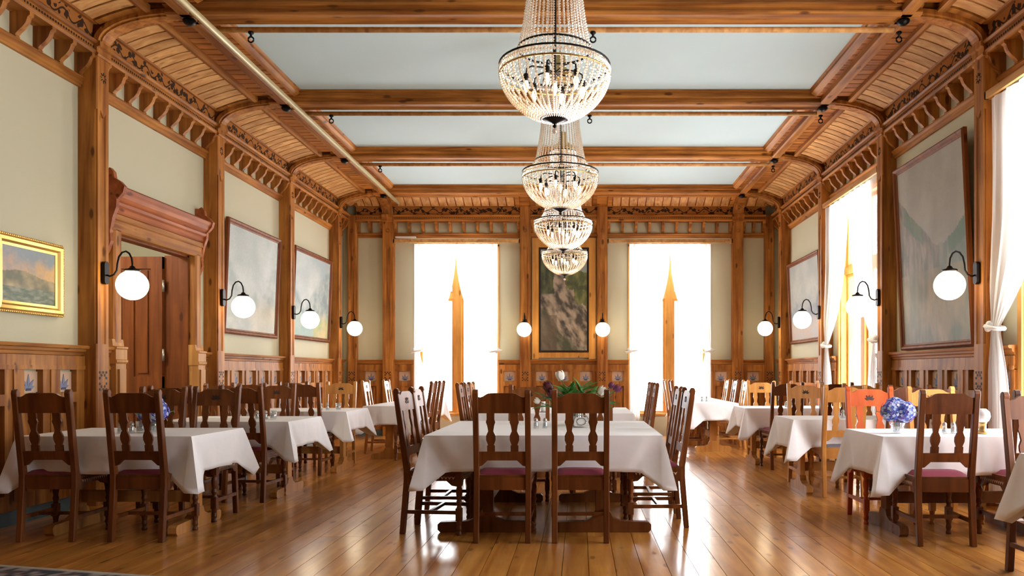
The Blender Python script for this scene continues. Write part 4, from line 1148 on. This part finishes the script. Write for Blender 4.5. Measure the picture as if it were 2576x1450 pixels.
for nm, x, y in (('nearest left table', -3.42, 6.2), ('second left table', -3.06, 7.95), ('third left table', -3.0, 9.9), ('second right table', 2.82, 8.15), ('third right table', 2.9, 10.5), ('nearest right table', 2.92, 6.1), ('front centre table, left of its vase', -.05, 6.95)):
    o = thing('votive_glass', 'small clear votive glass on the '+nm, 'glass', (x, y, ZT), 0, 'small glasses on the tables')
    MB().lathe([(.028, 0), (.032, .01), (.036, .085), (.033, .085), (.029, .012)], n=14).build('glass_body', 'glass', o, smooth=True)
    MB().lathe([(.026, .012), (.027, .035), (.001, .036)], n=12).build('wax', 'white', o, smooth=True)
nh = thing('napkin_holder', 'fretted metal napkin holder on the front centre table', 'holder', (.02, 6.75, ZT))
b = MB()
for yy in (-.025, .025):
    b.tube([(-.07, yy, .005), (-.07, yy, .06), (-.045, yy, .095), (0, yy, .105), (.045, yy, .095), (.07, yy, .06), (.07, yy, .005), (-.07, yy, .005)], .004, 6)
    b.tube([(.04*math.cos(t), yy, .05+.03*math.sin(t)) for t in [i*2*PI/12 for i in range(13)]], .004, 6)
b.box(-.07, .07, -.03, .03, 0, .006); b.build('wire_frame', 'steel', nh, smooth=True)
MB().box(-.06, .06, -.02, .02, .008, .085).build('napkins', 'white', nh)
for k, (x, y) in enumerate(((-.62, 9.3), (-.42, 9.3))):
    o = thing('candle', ['white pillar candle on the rear centre table, left one', 'white pillar candle on the rear centre table, right one'][k], 'candle', (x, y, ZT), 0, 'white candles')
    MB().lathe([(.045, 0), (.05, .008), (.03, .014)], n=14).build('holder', 'steel', o, smooth=True)
    MB().lathe([(.026, .012), (.026, .20), (.02, .205), (.002, .203)], n=14).build('wax', 'white', o, smooth=True)
    MB().tube([(0, 0, .2), (0, 0, .215)], .002, 5).build('wick', 'dark', o)
ol = thing('table_lamp', 'small oil lamp with a white glass globe and brass base on the nearest right table', 'lamp', (3.07, 6.05, ZT))
MB().lathe([(.036, 0), (.04, .006), (.038, .02), (.026, .03), (.026, .07), (.032, .085), (.03, .09)], n=18).build('brass_base', 'brass', ol, smooth=True)
MB().lathe([(.03, .088), (.045, .10), (.056, .13), (.05, .165), (.03, .185), (.024, .19)], n=18).build('glass_globe', 'opal', ol, smooth=True)

# ------------------------------------------------------------------ rug at the lower left
rug_pts = (-3.6, 4.95)
NX, NY = 150, 60; x0, x1 = -5.6, -2.9; 
vs = []; fs = []; cols = []
ang = -.24
for i in range(NY+1):
    for j in range(NX+1):
        u, v = j/NX*2.6, i/NY*1.6
        x_ = -3.62+(u-1.3)*math.cos(ang)-(v-1.6)*math.sin(ang); y_ = 5.0+(u-1.3)*math.sin(ang)+(v-1.6)*math.cos(ang)
        vs.append((x_, y_, .008)); e = min(u, 2.6-u, 1.6-v, v)
        if e < .03: c = (.45, .40, .34)
        else:
            n = noise.noise(Vector((u*16, v*16, 0))); n2 = noise.noise(Vector((u*33, v*33, 5)))
            c = (.008, .012, .035) if n < .12 else (.30, .27, .27)
            if n2 > .35: c = (.22, .08, .07)
        cols.append(c)
vs = [(max(x_, XL+.20), y_, z_) for x_, y_, z_ in vs]
for i in range(NY):
    for j in range(NX): q = i*(NX+1)+j; fs.append((q, q+1, q+NX+2, q+NX+1))
me = bpy.data.meshes.new('rug'); me.from_pydata(vs, [], fs)
ca = me.color_attributes.new('paint', 'FLOAT_COLOR', 'POINT'); ca.data.foreach_set('color', [x for c_ in cols for x in (*c_, 1)])
o = put('rug', me, 'rug'); sm = o.modifiers.new('thick', 'SOLIDIFY'); sm.thickness = .008
tag(o, 'dark patterned rug with a pale edge at the lower left corner of the floor', 'rug')
